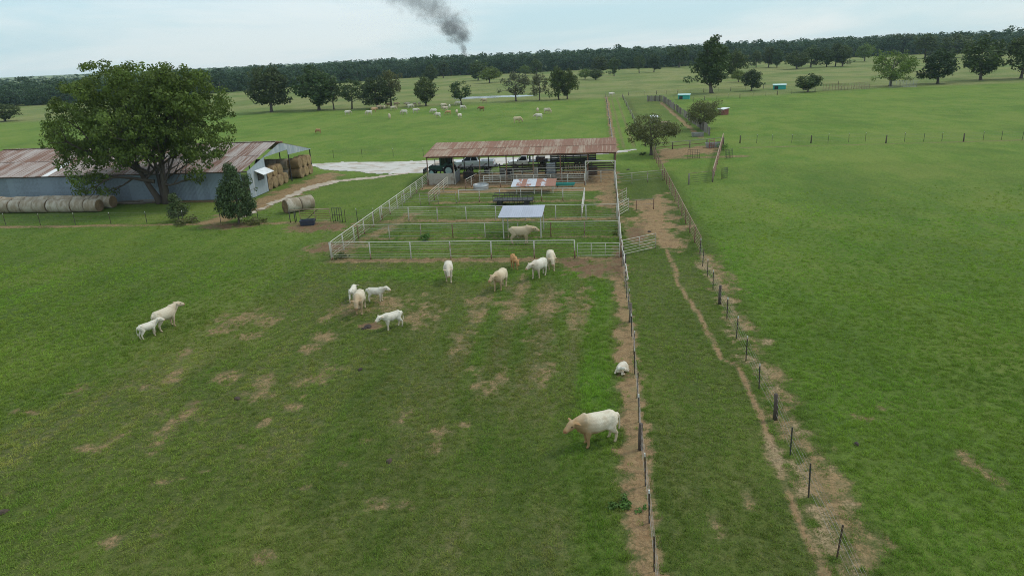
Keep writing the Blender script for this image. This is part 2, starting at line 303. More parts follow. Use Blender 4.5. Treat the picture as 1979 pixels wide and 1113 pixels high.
def dirt_masks(x, y):
    n1 = fbm(x * 0.9, y * 0.9, 3); n2 = fbm(x * 0.35, y * 0.35, 11); n3 = fbm(x * 2.3, y * 2.3, 23, 3); n4 = fbm(x * 0.75, y * 0.16, 31); n5 = fbm(x * 1.8, y * 0.45, 37, 3)
    d = np.zeros(x.shape)
    def up(v):
        nonlocal d; d = np.maximum(d, v)
    near = sstep(57, 50, y)
    # bare strips beaten along the two alley fences
    wl_ = 0.45 + 0.6 * (n2 - 0.5)
    up(sstep(0.35, -0.15, np.abs(x - 1.58 + 0.4 * (n1 - 0.5)) - wl_ + 0.9 * (n3 - 0.5)) * sstep(55, 52, y) * (0.72 + 0.9 * (n1 - 0.36)))
    up(sstep(0.8, -0.5, np.abs(x - 8.45 - 0.5 * (n2 - 0.5)) - 0.50 + 2.4 * (n1 - 0.45) + 1.4 * (n3 - 0.5)) * sstep(56, 53, y) * 0.66)
    up(sstep(0.17, 0.0, line_d(x, y, TRAIL) - 0.04 + 0.12 * (n3 - 0.5)) * 1.05 * (0.75 + 0.5 * n1))
    for (cx, cy_, rx, ry) in PATCHES:
        q = np.hypot((x - cx) / (rx * 1.45), (y - cy_) / (ry * 1.7))
        up(sstep(1.5, 0.0, q + 1.9 * (n3 - 0.5) + 0.9 * (n1 - 0.5) + 1.5 * (n5 - 0.5)) * 0.60)
    for (cx, cy_, rx, ry) in STRAW:
        q = np.hypot((x - cx) / rx, (y - cy_) / ry); up(sstep(1.15, 0.2, q + 2.2 * (n3 - 0.5) + 1.2 * (n1 - 0.5)) * 0.62)
    for (cx, cy_, rx, ry) in MOIST:
        q = np.hypot((x - cx) / rx, (y - cy_) / ry); up(sstep(1.2, 0.3, q + 1.5 * (n3 - 0.5) + 1.0 * (n1 - 0.5)) * 0.9)
    for pl, w, a in ((BARN_APRON, 0.8, 0.95), (SHED_FLOOR, 0.6, 1.0), (YARD, 1.2, 1.0), (PEN_WEST, 0.8, 0.55), (EAST_PEN, 1.0, 0.9), (RIGHT_PEN, 1.2, 0.9)):
        up(sstep(-w, w, poly_sd(x, y, pl) + (5.2 if pl is YARD else 3.2) * (n1 - (0.63 if pl is YARD else 0.55)) + 2.2 * (n3 - 0.5)) * a)
    # under fences and rails
    for yy, xa, xb, a, w in ((53.0, -22.6, 2, 0.9, 0.55), (60.0, -22.4, 1.7, 0.55, 0.3), (66.8, -22.4, 1.9, 0.8, 0.6), (75.6, -19, 1.7, 0.6, 0.5), (82.3, -21, 2, 0.85, 1.3), (66.9, -90, -27, 0.75, 0.45), (104.8, 8, 22, 0.5, 1.0), (79.2, -85, -43, 0.9, 0.7), (113.5, 22, 140, 0.35, 0.5)):
        up(sstep(w + 0.3, w - 0.3, np.abs(y - yy + 0.5 * (n1 - 0.5)) + 0.9 * (n3 - 0.5)) * sstep(xa - 1, xa + 1, x) * sstep(xb + 1, xb - 1, x) * a * (0.45 + 1.0 * n2))
    up(sstep(0.9, 0.2, np.abs(x - 2.6) + 1.2 * (n1 - 0.5)) * sstep(108, 112, y) * sstep(250, 240, y) * 0.8)
    up(sstep(0.8, 0.2, np.abs(x - 18.2) + 1.2 * (n1 - 0.5)) * sstep(124, 130, y) * sstep(217, 210, y) * 0.8)
    up(sstep(0.55, 0.15, np.abs(np.abs(x - 5.0) - 0.85)) * sstep(112, 120, y) * sstep(245, 236, y) * 0.32)
    return np.clip(d, 0, 1), n1, n2, n3, n4
def other_masks(x, y, n1, n2, n3, n4):
    moist = np.zeros(x.shape)
    for (cx, cy_, rx, ry) in MOIST: moist = np.maximum(moist, sstep(1.3, 0.5, np.hypot((x - cx) / rx, (y - cy_) / ry)))
    straw = np.zeros(x.shape)
    for (cx, cy_, rx, ry) in STRAW: straw = np.maximum(straw, sstep(1.3, 0.4, np.hypot((x - cx) / rx, (y - cy_) / ry) + 1.2 * (n3 - 0.5)))
    pale = sstep(-9, 9, poly_sd(x, y, PALE) + 10 * (n2 - 0.5))
    pad = sstep(FL, FL - 1, x) * sstep(54, 52, y)                       # front paddock
    alley = sstep(FL + 0.2, FL + 1, x) * sstep(FR, FR - 1, x) * sstep(56, 50, y)
    right = sstep(FR + 0.8, FR + 2.5, x) * sstep(300, 150, y)
    rows = 0.5 + 0.5 * np.cos((x + 0.1 + 0.5 * (n2 - 0.5)) * 2 * math.pi / 2.25)
    rowm = sstep(-11, -7, x) * sstep(0.5, -1, x) * sstep(28, 36, y) * sstep(50, 47, y)
    lush = np.zeros(x.shape)
    lush = np.maximum(lush, sstep(1.45, 0.4, np.abs(x + 0.15) + 0.5 * (n1 - 0.5)) * (0.45 + 0.55 * sstep(23, 28, y)) * sstep(50, 46, y) * 1.0)
    lush = np.maximum(lush, sstep(2.2, 0.8, np.abs(y - 49.0) + 2.0 * (n1 - 0.5)) * sstep(-24, -18, x) * sstep(1, -2, x) * 0.8)
    lush = np.maximum(lush, rowm * rows * 0.55)
    lush = np.maximum(lush, sstep(-22, -27, x - 0.25 * (y - 40)) * pad * (0.35 + 0.5 * n4))
    lush = np.maximum(lush, right * (0.35 + 0.35 * n2))
    inpen = sstep(-22.6, -22, x) * sstep(1.8, 1.2, x) * sstep(53, 54, y) * sstep(83, 81, y)
    lush = np.maximum(lush, inpen * 0.5)
    lush = np.maximum(lush, sstep(2.2, 3.2, x) * sstep(7.8, 7.2, x) * sstep(112, 118, y) * sstep(246, 240, y) * 0.75)
    dry = pad * (0.20 + 1.0 * (n4 - 0.42)) + alley * (0.24 + 0.7 * (n1 - 0.5)) + rowm * (1 - rows) * 0.42
    dry = dry + pad * sstep(46, 34, y) * sstep(22, 30, y) * 0.12 + right * 0.08 * n1 + pad * sstep(-27, -22, x) * sstep(-14, -19, x) * sstep(40, 50, y) * 0.25
    dry = dry + sstep(8, 9, x) * sstep(112, 118, y) * sstep(20, 18, x) * 0.4
    tl_ = line_d(x, y, TYRES)
    dry = dry + (sstep(0.5, 0.15, np.abs(tl_ - 0.85)) * 0.26 + sstep(2.6, 0.5, tl_) * 0.10) * (0.5 + n1)
    dry = np.clip(dry * (1 - 0.8 * lush), 0, 1)
    mead = np.maximum(sstep(86, 100, y) * (1 - 0.9 * sstep(8, 9, x) * sstep(20, 19, x) * sstep(100, 112, y)), right * (0.42 + 0.3 * sstep(30, 90, y)))
    mead = np.maximum(mead, sstep(-20, -26, x) * sstep(44, 62, y) * 0.6)
    return moist, straw, pale, np.clip(lush, 0, 1), dry, np.clip(mead, 0, 1)
def _axis(segs):
    out = [segs[0][0]]
    for a, b, s in segs:
        k = max(1, int(round((b - a) / s))); out += list(np.linspace(a, b, k + 1)[1:])
    return np.array(out)
gx = _axis([(-4000, -600, 425), (-600, -120, 16), (-120, -48, 2.4), (-48, -30, 0.6), (-30, 18, 0.24), (18, 40, 0.5), (40, 120, 2.5), (120, 700, 20), (700, 4000, 412)])
gy = _axis([(-120, 12, 12), (12, 56, 0.26), (56, 110, 0.42), (110, 150, 1.2), (150, 300, 3.5), (300, 700, 20), (700, 4500, 380)])
X, Y = np.meshgrid(gx, gy)
nx, ny = len(gx), len(gy)
xf, yf = X.ravel(), Y.ravel()
D_, n1_, n2_, n3_, n4_ = dirt_masks(xf, yf)
MO_, ST_, PA_, LU_, DR_, ME_ = other_masks(xf, yf, n1_, n2_, n3_, n4_)
idx = np.arange(nx * ny).reshape(ny, nx)
quads = np.stack([idx[:-1, :-1].ravel(), idx[:-1, 1:].ravel(), idx[1:, 1:].ravel(), idx[1:, :-1].ravel()], 1)

def ground_material():
    m, n, l, p, o = new_mat('pasture_ground')
    geo = N(n, 'ShaderNodeNewGeometry'); pos = geo.outputs['Position']
    A = lambda k: N(n, 'ShaderNodeAttribute', attribute_name=k).outputs['Fac']
    big = noise(n, l, pos, 0.035, 3); mid = noise(n, l, mapping(n, l, pos, (1, 0.6, 1)), 0.32, 4, 0.6); fine = ramp01(n, l, noise(n, l, pos, 2.6, 6, 0.72), 0.30, 0.70); vfine = ramp01(n, l, noise(n, l, pos, 9, 4, 0.8), 0.30, 0.70); hoof = ramp01(n, l, noise(n, l, pos, 1.1, 5, 0.7, 0.5), 0.32, 0.68)
    streak = noise(n, l, mapping(n, l, pos, (0.9, 0.10, 1)), 0.9, 3)
    g = mixc(n, l, ramp01(n, l, mid, 0.3, 0.72), (0.068, 0.100, 0.017), (0.110, 0.144, 0.026))
    g = mixc(n, l, ramp01(n, l, big, 0.35, 0.68, 0, 0.5), g, (0.115, 0.155, 0.032))
    g = mixc(n, l, mth(n, l, 'MULTIPLY', A('lush'), 0.85), g, mixc(n, l, fine, (0.066, 0.145, 0.014), (0.118, 0.215, 0.026)))
    g = mixc(n, l, A('mead'), g, mixc(n, l, ramp01(n, l, mth(n, l, 'ADD', mth(n, l, 'MULTIPLY', mid, 0.6), mth(n, l, 'MULTIPLY', big, 0.4)), 0.35, 0.65), (0.112, 0.205, 0.028), (0.178, 0.248, 0.044)))
    dryf = mth(n, l, 'MULTIPLY', A('dry'), ramp01(n, l, mth(n, l, 'ADD', mth(n, l, 'MULTIPLY', fine, 0.6), mth(n, l, 'MULTIPLY', mid, 0.4)), 0.25, 0.75, 0.35, 1.3))
    g = mixc(n, l, mth(n, l, 'MINIMUM', dryf, 0.9), g, mixc(n, l, vfine, (0.115, 0.110, 0.048), (0.20, 0.17, 0.085)))
    # pale hay meadow with mowing swaths
    ph = mixc(n, l, streak, (0.195, 0.220, 0.070), (0.290, 0.280, 0.115))
    ph = mixc(n, l, ramp01(n, l, big, 0.4, 0.62), ph, (0.155, 0.205, 0.058))
    g = mixc(n, l, A('pale'), g, ph)
    # dark gaps between the tufts
    g = mixc(n, l, mth(n, l, 'MULTIPLY', ramp01(n, l, vfine, 0.6, 0.1, 0, 0.5), ramp01(n, l, mth(n, l, 'MAXIMUM', A('mead'), A('pale')), 0.0, 1.0, 1.0, 0.25)), g, (0.022, 0.040, 0.010))
    g = mixc(n, l, ramp01(n, l, fine, 0.62, 0.2, 0, 0.30), g, (0.036, 0.062, 0.014))
    g = mixc(n, l, ramp01(n, l, hoof, 0.55, 1.0, 0, 0.30), g, (0.150, 0.175, 0.048))
    broad = ramp01(n, l, noise(n, l, mapping(n, l, pos, (1, 0.5, 1)), 0.09, 4, 0.6), 0.34, 0.66)
    g = mixc(n, l, ramp01(n, l, broad, 0.45, 0.0, 0, 0.24), g, (0.055, 0.098, 0.018))
    g = mixc(n, l, ramp01(n, l, broad, 0.6, 1.0, 0, 0.30), g, (0.20, 0.225, 0.055))
    # bare soil
    s = mixc(n, l, fine, (0.225, 0.130, 0.064), (0.39, 0.265, 0.140))
    s = mixc(n, l, ramp01(n, l, mid, 0.35, 0.7), s, (0.335, 0.225, 0.115))
    s = mixc(n, l, A('straw'), s, mixc(n, l, vfine, (0.27, 0.185, 0.105), (0.46, 0.34, 0.20)))
    s = mixc(n, l, mth(n, l, 'MULTIPLY', A('moist'), 0.75), s, mixc(n, l, fine, (0.105, 0.055, 0.035), (0.19, 0.105, 0.068)))
    s = mixc(n, l, ramp01(n, l, vfine, 0.5, 0.1, 0, 0.45), s, (0.13, 0.085, 0.052))
    s = mixc(n, l, ramp01(n, l, hoof, 0.42, 0.05, 0, 0.6), s, (0.17, 0.105, 0.062))
    s = mixc(n, l, ramp01(n, l, hoof, 0.62, 0.95, 0, 0.5), s, (0.20, 0.175, 0.085))
    f = mth(n, l, 'ADD', A('dirt'), mth(n, l, 'MULTIPLY', mth(n, l, 'SUBTRACT', fine, 0.5), 0.42))
    f = mth(n, l, 'ADD', f, mth(n, l, 'MULTIPLY', mth(n, l, 'SUBTRACT', vfine, 0.5), 0.30))
    f = mth(n, l, 'ADD', f, mth(n, l, 'MULTIPLY', mth(n, l, 'SUBTRACT', hoof, 0.5), 0.35))
    # worn turf fades into bare soil
    g = mixc(n, l, ramp01(n, l, A('dirt'), 0.05, 0.45, 0, 0.75), g, mixc(n, l, vfine, (0.105, 0.110, 0.040), (0.215, 0.175, 0.085)))
    f = ramp01(n, l, f, 0.25, 0.85, 0, 0.95)
    c = mixc(n, l, f, g, s)
    l.new(c, p.inputs['Base Color']); p.inputs['Roughness'].default_value = 0.95; p.inputs['Specular IOR Level'].default_value = 0.12
    h = mth(n, l, 'ADD', mth(n, l, 'MULTIPLY', fine, 0.6), mth(n, l, 'MULTIPLY', vfine, 0.5))
    bump(n, l, mth(n, l, 'ADD', h, hoof), p, 0.6, 0.09)
    return m
M['ground'] = ground_material()
zf = 0.03 * (fbm(xf * 0.25, yf * 0.25, 77, 3) - 0.5) * (np.abs(yf - 30) < 400) - 0.015
me = quick_mesh('ground', np.stack([xf, yf, zf], 1), quads, M['ground'], True)
for k, v in (('dirt', D_), ('moist', MO_), ('straw', ST_), ('pale', PA_), ('lush', LU_), ('dry', DR_), ('mead', ME_)): attr(me, k, v)
tag(put('ground', me), 'green cattle pasture with worn reddish bare patches and paler hay meadow beyond', 'pasture', kind='structure')

# sheets with ragged edges lying on the ground
def sheet(name, pts, step, mat, z, rag, seed):
    P = np.array(pts); x0, y0 = P.min(0) - 1; x1, y1 = P.max(0) + 1
    ax, ay = np.arange(x0, x1, step), np.arange(y0, y1, step)
    XX, YY = np.meshgrid(ax, ay); sd = poly_sd(XX.ravel(), YY.ravel(), pts) + rag * (fbm(XX.ravel() * 0.5 / max(step, .3), YY.ravel() * 0.5 / max(step, .3), seed) - 0.55)
    ii = np.arange(XX.size).reshape(XX.shape)
    q = np.stack([ii[:-1, :-1].ravel(), ii[:-1, 1:].ravel(), ii[1:, 1:].ravel(), ii[1:, :-1].ravel()], 1)
    q = q[(sd[q] > 0).all(1)]
    used, inv = np.unique(q, return_inverse=True)
    V = np.stack([XX.ravel()[used], YY.ravel()[used], np.full(len(used), z)], 1)
    return put(name, quick_mesh(name, V, inv.reshape(q.shape), mat))
def gravel_mat():
    m, n, l, p, o = new_mat('gravel'); pos = N(n, 'ShaderNodeNewGeometry').outputs['Position']
    a = noise(n, l, pos, 0.5, 4); b = noise(n, l, pos, 5, 4, 0.75)
    c = mixc(n, l, b, (0.44, 0.41, 0.365), (0.64, 0.61, 0.565)); c = mixc(n, l, ramp01(n, l, a, 0.5, 0.66), c, (0.40, 0.33, 0.26))
    c = mixc(n, l, ramp01(n, l, noise(n, l, mapping(n, l, pos, (0.12, 1, 1)), 1.6, 3), 0.58, 0.66), c, (0.17, 0.19, 0.08))
    l.new(c, p.inputs['Base Color']); p.inputs['Roughness'].default_value = 0.95; bump(n, l, b, p, 0.4, 0.04); return m
M['gravel'] = gravel_mat()
M['track'] = worn('track', (0.42, 0.34, 0.25), (0.55, 0.49, 0.40), 0.7, 0.4, 0.6, 0.95, coord='Object')
ROAD = [(-47.9, 107.83), (-42.37, 109.66), (-33.25, 108.73), (-27.41, 108.86), (-13.05, 110.27), (1.87, 113.3), (5.74, 116.19), (6.73, 114.16), (2.65, 110.84), (-12.44, 104.84), (-15.09, 100.83), (-23.17, 98.3), (-24.66, 96.73), (-27.3, 96.21), (-30.38, 96.19), (-33.37, 97.02), (-35.93, 98.71), (-39.7, 100.15), (-43.84, 102.64)]
tag(sheet('gravel_road', ROAD, 0.5, M['gravel'], 0.012, 1.2, 5), 'white gravel farm road passing behind the open cattle shed', 'road', kind='structure')
BPATH = [(-39.58, 83.15), (-39.56, 88.08), (-37.43, 92.07), (-32.24, 94.72), (-27.66, 97.58), (-26.62, 96.56), (-31.55, 92.57), (-35.86, 89.93), (-37.55, 84.99), (-38.33, 77.39), (-38.46, 72.92), (-38.58, 68.89), (-39.51, 68.95), (-39.62, 74.63)]
tag(sheet('farm_track', BPATH, 0.3, M['track'], 0.016, 1.5, 9), 'pale worn vehicle track from the gravel road to the hay barn', 'track', kind='structure')
def water_mat():
    m, n, l, p, o = new_mat('pond_water'); p.inputs['Base Color'].default_value = (0.20, 0.22, 0.22, 1); p.inputs['Roughness'].default_value = 0.12; p.inputs['Specular IOR Level'].default_value = 1.0
    p.inputs['IOR'].default_value = 1.6
    bump(n, l, noise(n, l, N(n, 'ShaderNodeNewGeometry').outputs['Position'], 0.8, 3), p, 0.05, 0.05); return m
M['water'] = water_mat()
POND = [(-56.34, 267.28), (-52.79, 262.6), (-48.68, 261.83), (-41.64, 260.89), (-35.09, 262.99), (-28.16, 262.04), (-23.4, 265.19), (-25.07, 270.66), (-31.41, 273.72), (-39.74, 275.1), (-48.11, 275.82), (-53.98, 273.91)]
tag(sheet('pond', POND, 1.0, M['water'], 0.02, 1.6, 13), 'small bright farm pond beyond the grazing herd', 'pond', kind='structure')

# ---------------------------------------------------------------- grass blades on the near ground
def grass_blade_mat():
    m, n, l, p, o = new_mat('grass_blade')
    t = N(n, 'ShaderNodeAttribute', attribute_name='tint', attribute_type='INSTANCER').outputs['Vector']
    h = N(n, 'ShaderNodeAttribute', attribute_name='tone').outputs['Fac']
    c = mixc(n, l, h, t, (0.20, 0.22, 0.07)); 
    x = N(n, 'ShaderNodeMix', data_type='RGBA', inp={0: 0.25}); l.new(t, x.inputs[6]); l.new(c, x.inputs[7])
    l.new(x.outputs[2], p.inputs['Base Color']); p.inputs['Roughness'].default_value = 0.7; p.inputs['Specular IOR Level'].default_value = 0.15
    tr = N(n, 'ShaderNodeBsdfTranslucent'); l.new(x.outputs[2], tr.inputs[0])
    mx = N(n, 'ShaderNodeMixShader', inp={0: 0.25}); l.new(p.outputs[0], mx.inputs[1]); l.new(tr.outputs[0], mx.inputs[2]); l.new(mx.outputs[0], o.inputs[0]); return m
M['blade'] = grass_blade_mat()
def tuft(seed, nb, spread):
    rg = np.random.default_rng(seed); V, F, tn = [], [], []
    for i in range(nb):
        a = rg.uniform(0, 2 * math.pi); r = spread * math.sqrt(rg.uniform(0, 1)); bx, by = r * math.cos(a), r * math.sin(a)
        h = rg.uniform(0.5, 1.0); w = rg.uniform(0.035, 0.07); le = rg.uniform(0.25, 1.1) * h; d = rg.uniform(0, 2 * math.pi); s = rg.uniform(0, math.pi)
        cx, cy2 = math.cos(s) * w, math.sin(s) * w; k = len(V)
        V += [(bx - cx, by - cy2, 0), (bx + cx, by + cy2, 0), (bx + cx * .7 + le * .4 * math.cos(d), by + cy2 * .7 + le * .4 * math.sin(d), h * .65), (bx - cx * .7 + le * .4 * math.cos(d), by - cy2 * .7 + le * .4 * math.sin(d), h * .65)]
        F.append((k, k + 1, k + 2, k + 3)); 
        V += [(bx + cx * .15 + le * math.cos(d), by + cy2 * .15 + le * math.sin(d), h), (bx - cx * .15 + le * math.cos(d), by - cy2 * .15 + le * math.sin(d), h)]
        F.append((k + 3, k + 2, k + 4, k + 5)); tn += [rg.uniform(0, 1)] * 2
    me = quick_mesh('grass_tuft', np.array(V), np.array(F), M['blade']); attr(me, 'tone', np.array(tn), dom='FACE'); return bpy.data.objects.new('grass_tuft', me)
tufts = [tuft(1, 22, 0.9), tuft(2, 22, 1.0), tuft(3, 18, 0.8)]
rg = np.random.default_rng(42)
def scatter(ncand, y0, y1):
    yy = rg.uniform(y0, y1, ncand); hw = 0.80 * yy + 6
    xx = rg.uniform(-1.25, 0.86, ncand) * (0.80 * y1 + 6); k = (xx > -hw * 1.25) & (xx < hw * 0.86); return xx[k], yy[k]
parts_ = [scatter(330000, 13, 84)]
px_ = np.concatenate([a for a, b in parts_]); py_ = np.concatenate([b for a, b in parts_])
d, a1, a2, a3, a4 = dirt_masks(px_, py_); mo, stw, pa, lu, dr, mea = other_masks(px_, py_, a1, a2, a3, a4)
keep = (rg.uniform(0, 1, len(px_)) < np.clip((84 - py_) / 46, 0, 1) ** 1.3) & (rg.uniform(0, 1, len(px_)) < 0.5 + 0.5 * sstep(60, 20, py_))
keep &= rg.uniform(0, 1, len(px_)) > np.clip(d * 1.45 - 0.12, 0, 0.985)
keep &= ~((px_ < -43) & (py_ > 78)) & ~((py_ > 66) & (px_ < -57) & (py_ > 72))
px_, py_, d, lu, dr, mea, a1, a2, a3, a4 = [q[keep] for q in (px_, py_, d, lu, dr, mea, a1, a2, a3, a4)]
n_ = len(px_)
right_ = (px_ > FR + 1)
hgt = 0.05 + 0.075 * lu + 0.03 * a1 + 0.04 * rg.uniform(0, 1, n_) ** 2 + 0.05 * np.exp(-((px_ - FL) / 0.5) ** 2)
hgt *= np.where(right_, 0.85, 1.0)
tall_ = (rg.uniform(0, 1, n_) < 0.02 + 0.05 * (fbm(px_ * 0.3, py_ * 0.3, 81) > 0.6)); hgt = np.where(tall_, hgt * 2.0 + 0.03, hgt)
wid = (0.11 + 0.05 * rg.uniform(0, 1, n_)) * np.where(tall_, 1.25, 1.0)
base = np.array([0.062, 0.110, 0.022]); lushc = np.array([0.088, 0.170, 0.024]); dryc = np.array([0.165, 0.150, 0.068]); oliv = np.array([0.080, 0.105, 0.030])
u1 = rg.uniform(0, 1, n_)
tint = base[None] * (1 - lu[:, None]) + lushc[None] * lu[:, None]
tint = tint * (1 - 0.5 * a4[:, None]) + oliv[None] * 0.5 * a4[:, None]
dm = np.clip(dr * (0.3 + 0.9 * u1) + (u1 > 0.985) * 0.3 * (1 - lu), 0, 0.8)[:, None]
tint = tint * (1 - dm) + dryc[None] * dm
mm = mea[:, None] * 0.9; vv = (0.48 + 0.55 * fbm(px_ * 0.14, py_ * 0.10, 51) + 0.65 * fbm(px_ * 0.55, py_ * 0.09, 53))[:, None]; tint = tint * vv; tint = tint * (1 - mm) + np.array([0.102, 0.168, 0.028])[None] * (0.35 + 1.2 * fbm(px_ * 0.10, py_ * 0.16, 61))[:, None] * np.stack([0.65 + 0.8 * fbm(px_ * 0.2, py_ * 0.2, 71), np.ones(n_), np.ones(n_)], 1) * mm
tint = tint * np.array([2.28, 2.34, 1.30])[None] * (0.72 + 0.56 * rg.uniform(0, 1, n_))[:, None]
gm = bpy.data.meshes.new('grass'); gm.vertices.add(n_)
gm.vertices.foreach_set('co', np.stack([px_, py_, np.full(n_, -0.012)], 1).astype(np.float32).ravel())
attr(gm, 'tint', tint, 'FLOAT_VECTOR'); attr(gm, 'scl', np.stack([wid, wid, hgt], 1), 'FLOAT_VECTOR')
attr(gm, 'rot', np.stack([0 * px_, 0 * px_, rg.uniform(0, 6.283, n_)], 1), 'FLOAT_VECTOR'); attr(gm, 'pick', rg.integers(0, 3, n_))
grass = put('grass', gm)
ng = bpy.data.node_groups.new('grass_scatter', 'GeometryNodeTree')
ng.interface.new_socket('Geometry', in_out='INPUT', socket_type='NodeSocketGeometry'); ng.interface.new_socket('Geometry', in_out='OUTPUT', socket_type='NodeSocketGeometry')
gi = ng.nodes.new('NodeGroupInput'); go = ng.nodes.new('NodeGroupOutput'); ip = ng.nodes.new('GeometryNodeInstanceOnPoints'); ji = ng.nodes.new('GeometryNodeGeometryToInstance')
for t in reversed(tufts):
    oi = ng.nodes.new('GeometryNodeObjectInfo'); oi.inputs['Object'].default_value = t; ng.links.new(oi.outputs['Geometry'], ji.inputs[0])
def named(k, typ):
    q = ng.nodes.new('GeometryNodeInputNamedAttribute'); q.data_type = typ; q.inputs['Name'].default_value = k; return q.outputs['Attribute']
ng.links.new(gi.outputs[0], ip.inputs['Points']); ng.links.new(ji.outputs[0], ip.inputs['Instance']); ip.inputs['Pick Instance'].default_value = True
ng.links.new(named('pick', 'FLOAT'), ip.inputs['Instance Index']); ng.links.new(named('rot', 'FLOAT_VECTOR'), ip.inputs['Rotation']); ng.links.new(named('scl', 'FLOAT_VECTOR'), ip.inputs['Scale'])
ng.links.new(ip.outputs[0], go.inputs[0])
grass.modifiers.new('scatter', 'NODES').node_group = ng
tag(grass, 'short grazed grass covering the near paddock, alley and pasture', 'grass', kind='stuff')

# ---------------------------------------------------------------- trees
def leaf_quads(rg, C, rad, per, leaf, flat=0.8, inner=0.45, up=0.25):
    """leaf quads spread through ellipsoidal clumps; returns V (4n,3), F, tint"""
    cnt = np.maximum(3, (per * (rad / rad.mean()) ** 2).astype(int)); k = np.repeat(np.arange(len(C)), cnt); n = len(k)
    dirv = rg.normal(size=(n, 3)); dirv /= np.linalg.norm(dirv, axis=1)[:, None]
    rr = rad[k] * rg.uniform(inner, 1.05, n) ** 0.7
    pos = C[k] + dirv * rr[:, None] * np.array([1, 1, flat])
    nr = dirv + rg.normal(size=(n, 3)) * 0.55; nr[:, 2] += up; nr /= np.linalg.norm(nr, axis=1)[:, None]
    a = np.cross(nr, rg.normal(size=(n, 3))); a /= np.linalg.norm(a, axis=1)[:, None]; b = np.cross(nr, a)
    s = leaf * rg.uniform(0.6, 1.35, n)[:, None]; w = rg.uniform(0.45, 0.8, n)[:, None]
    V = np.stack([pos - a * s, pos - b * s * w + nr * s * 0.12, pos + a * s, pos + b * s * w + nr * s * 0.12], 1).reshape(-1, 3)
    F = np.arange(4 * n).reshape(n, 4)
    ct = rg.uniform(0, 1, len(C)); tint = np.clip(0.55 * ct[k] + 0.45 * rg.uniform(0, 1, n), 0, 1)
    return V, F, tint
def limb(mb, rg, p, d, ln, r, depth, tips, n=6, spread=0.6, up=0.15):
    pts, rad = [Vector(p)], [r]; q = Vector(p); dd = Vector(d).normalized(); seg = 4
    for i in range(seg):
        dd = (dd + Vector(rg.normal(size=3)) * 0.13 + Vector((0, 0, up * 0.35))).normalized()
        q = q + dd * ln / seg; pts.append(q.copy()); rad.append(max(0.012, r * (1 - 0.62 * (i + 1) / seg)))
    mb.chain(pts, rad, n, caps=False)
    tips.append((tuple(q), ln))
    if depth > 0:
        for i in range(int(rg.integers(2, 4))):
            t = rg.uniform(0.35, 0.95); j = min(seg - 1, int(t * seg)); b = pts[j].lerp(pts[j + 1], t * seg - j)
            sd = Vector(rg.normal(size=3)); sd = (sd - dd * sd.dot(dd)).normalized()
            limb(mb, rg, b, dd * (1 - spread * 0.6) + sd * spread, ln * rg.uniform(0.5, 0.75), r * 0.5, depth - 1, tips, max(4, n - 1), spread, up)
def make_tree(name, seed, H, hw, leafm, nclump=60, per=45, leaf=0.26, trunk_h=0.16, trunk_r=0.03, shape='round', crad=0.20, top=0.5, openness=0.0, depth=1, nl=7, stems=1, squash=0.85):
    """meshes (trunk, crown) of a tree H high and 2*hw wide standing at the origin"""
    rg = np.random.default_rng(seed); mb = MB(); tips = []
    th = trunk_h * H; r0 = trunk_r * H
    for s in range(stems):
        off = Vector((rg.normal() * 0.5 * r0 * (stems > 1), rg.normal() * 0.5 * r0 * (stems > 1), 0))
        lean = Vector((rg.normal() * 0.05, rg.normal() * 0.05, 1))
        pts = [off, off + lean * th * 0.15, off + lean * th * 0.6, off + lean * th, off + lean * H * 0.45, off + lean * H * 0.72]
        mb.chain(pts, [r0 * 1.45, r0 * 1.05, r0 * 0.9, r0 * 0.82, r0 * 0.5, r0 * 0.16], 8, caps=True)
        for i in range(nl):
            a = 2 * math.pi * (i + rg.uniform(-.3, .3)) / nl + s; z = th * 0.85 + (H * 0.62 - th) * rg.uniform(0, 1)
            el = rg.uniform(0.1, 0.75); ln = hw * rg.uniform(0.55, 0.85)
            limb(mb, rg, off + lean * z, (math.cos(a) * math.cos(el), math.sin(a) * math.cos(el), math.sin(el)), ln, r0 * rg.uniform(0.3, 0.48), depth, tips)
    # clumps of leaves
    C = []; zc = (H + th * 0.9) / 2; hz = (H - th * 0.9) / 2
    while len(C) < nclump:
        v = rg.normal(size=3); v /= np.linalg.norm(v); rr = rg.uniform(0.25, 1.0) ** 0.45
        x, y, z = v[0] * rr, v[1] * rr, v[2] * rr
        if shape == 'cone':
            z = 1 - 2 * rg.uniform() ** 0.62; q = math.hypot(v[0], v[1]) + 1e-6; rr = rg.uniform(0.3, 1) ** 0.5; x, y = v[0] / q * rr, v[1] / q * rr
        if shape == 'round': wd = 1.0 - 0.12 * max(0, z)
        elif shape == 'cone': wd = (0.06 + 0.94 * np.clip((1 - z) / 1.7, 0, 1) ** 0.9) * (1 - 0.35 * np.clip((-z - 0.6) / 0.4, 0, 1))
        elif shape == 'tall': wd = 0.72 + 0.28 * math.sin((z + 1) * 2.2)
        else: wd = 1.0 - 0.45 * max(0, -z)             # vase
        k = (1 - crad * 0.75)
        p = (x * hw * wd * k, y * hw * wd * k, zc + z * (hz - crad * hw * 0.6))
        if openness and rg.uniform() < openness and rr < 0.8: continue
        C.append(p)
    for t, ln in tips:
        if rg.uniform() < 0.55 * (1 - openness * 0.3) and t[2] < H * 0.93: C.append(t)
    C = np.array(C); rad = crad * hw * rg.uniform(0.6, 1.35, len(C))
    V, F, tint = leaf_quads(rg, C, rad, per, leaf, squash)
    k = V[:, 2].reshape(-1, 4).min(1) > 0.15 * th; 
    F = F[k]; tint = tint[k]
    cm = quick_mesh('crown', V, F, M[leafm]); attr(cm, 'tint', tint, dom='FACE')
    return mb.mesh('trunk', M['bark'], True), cm, H, hw
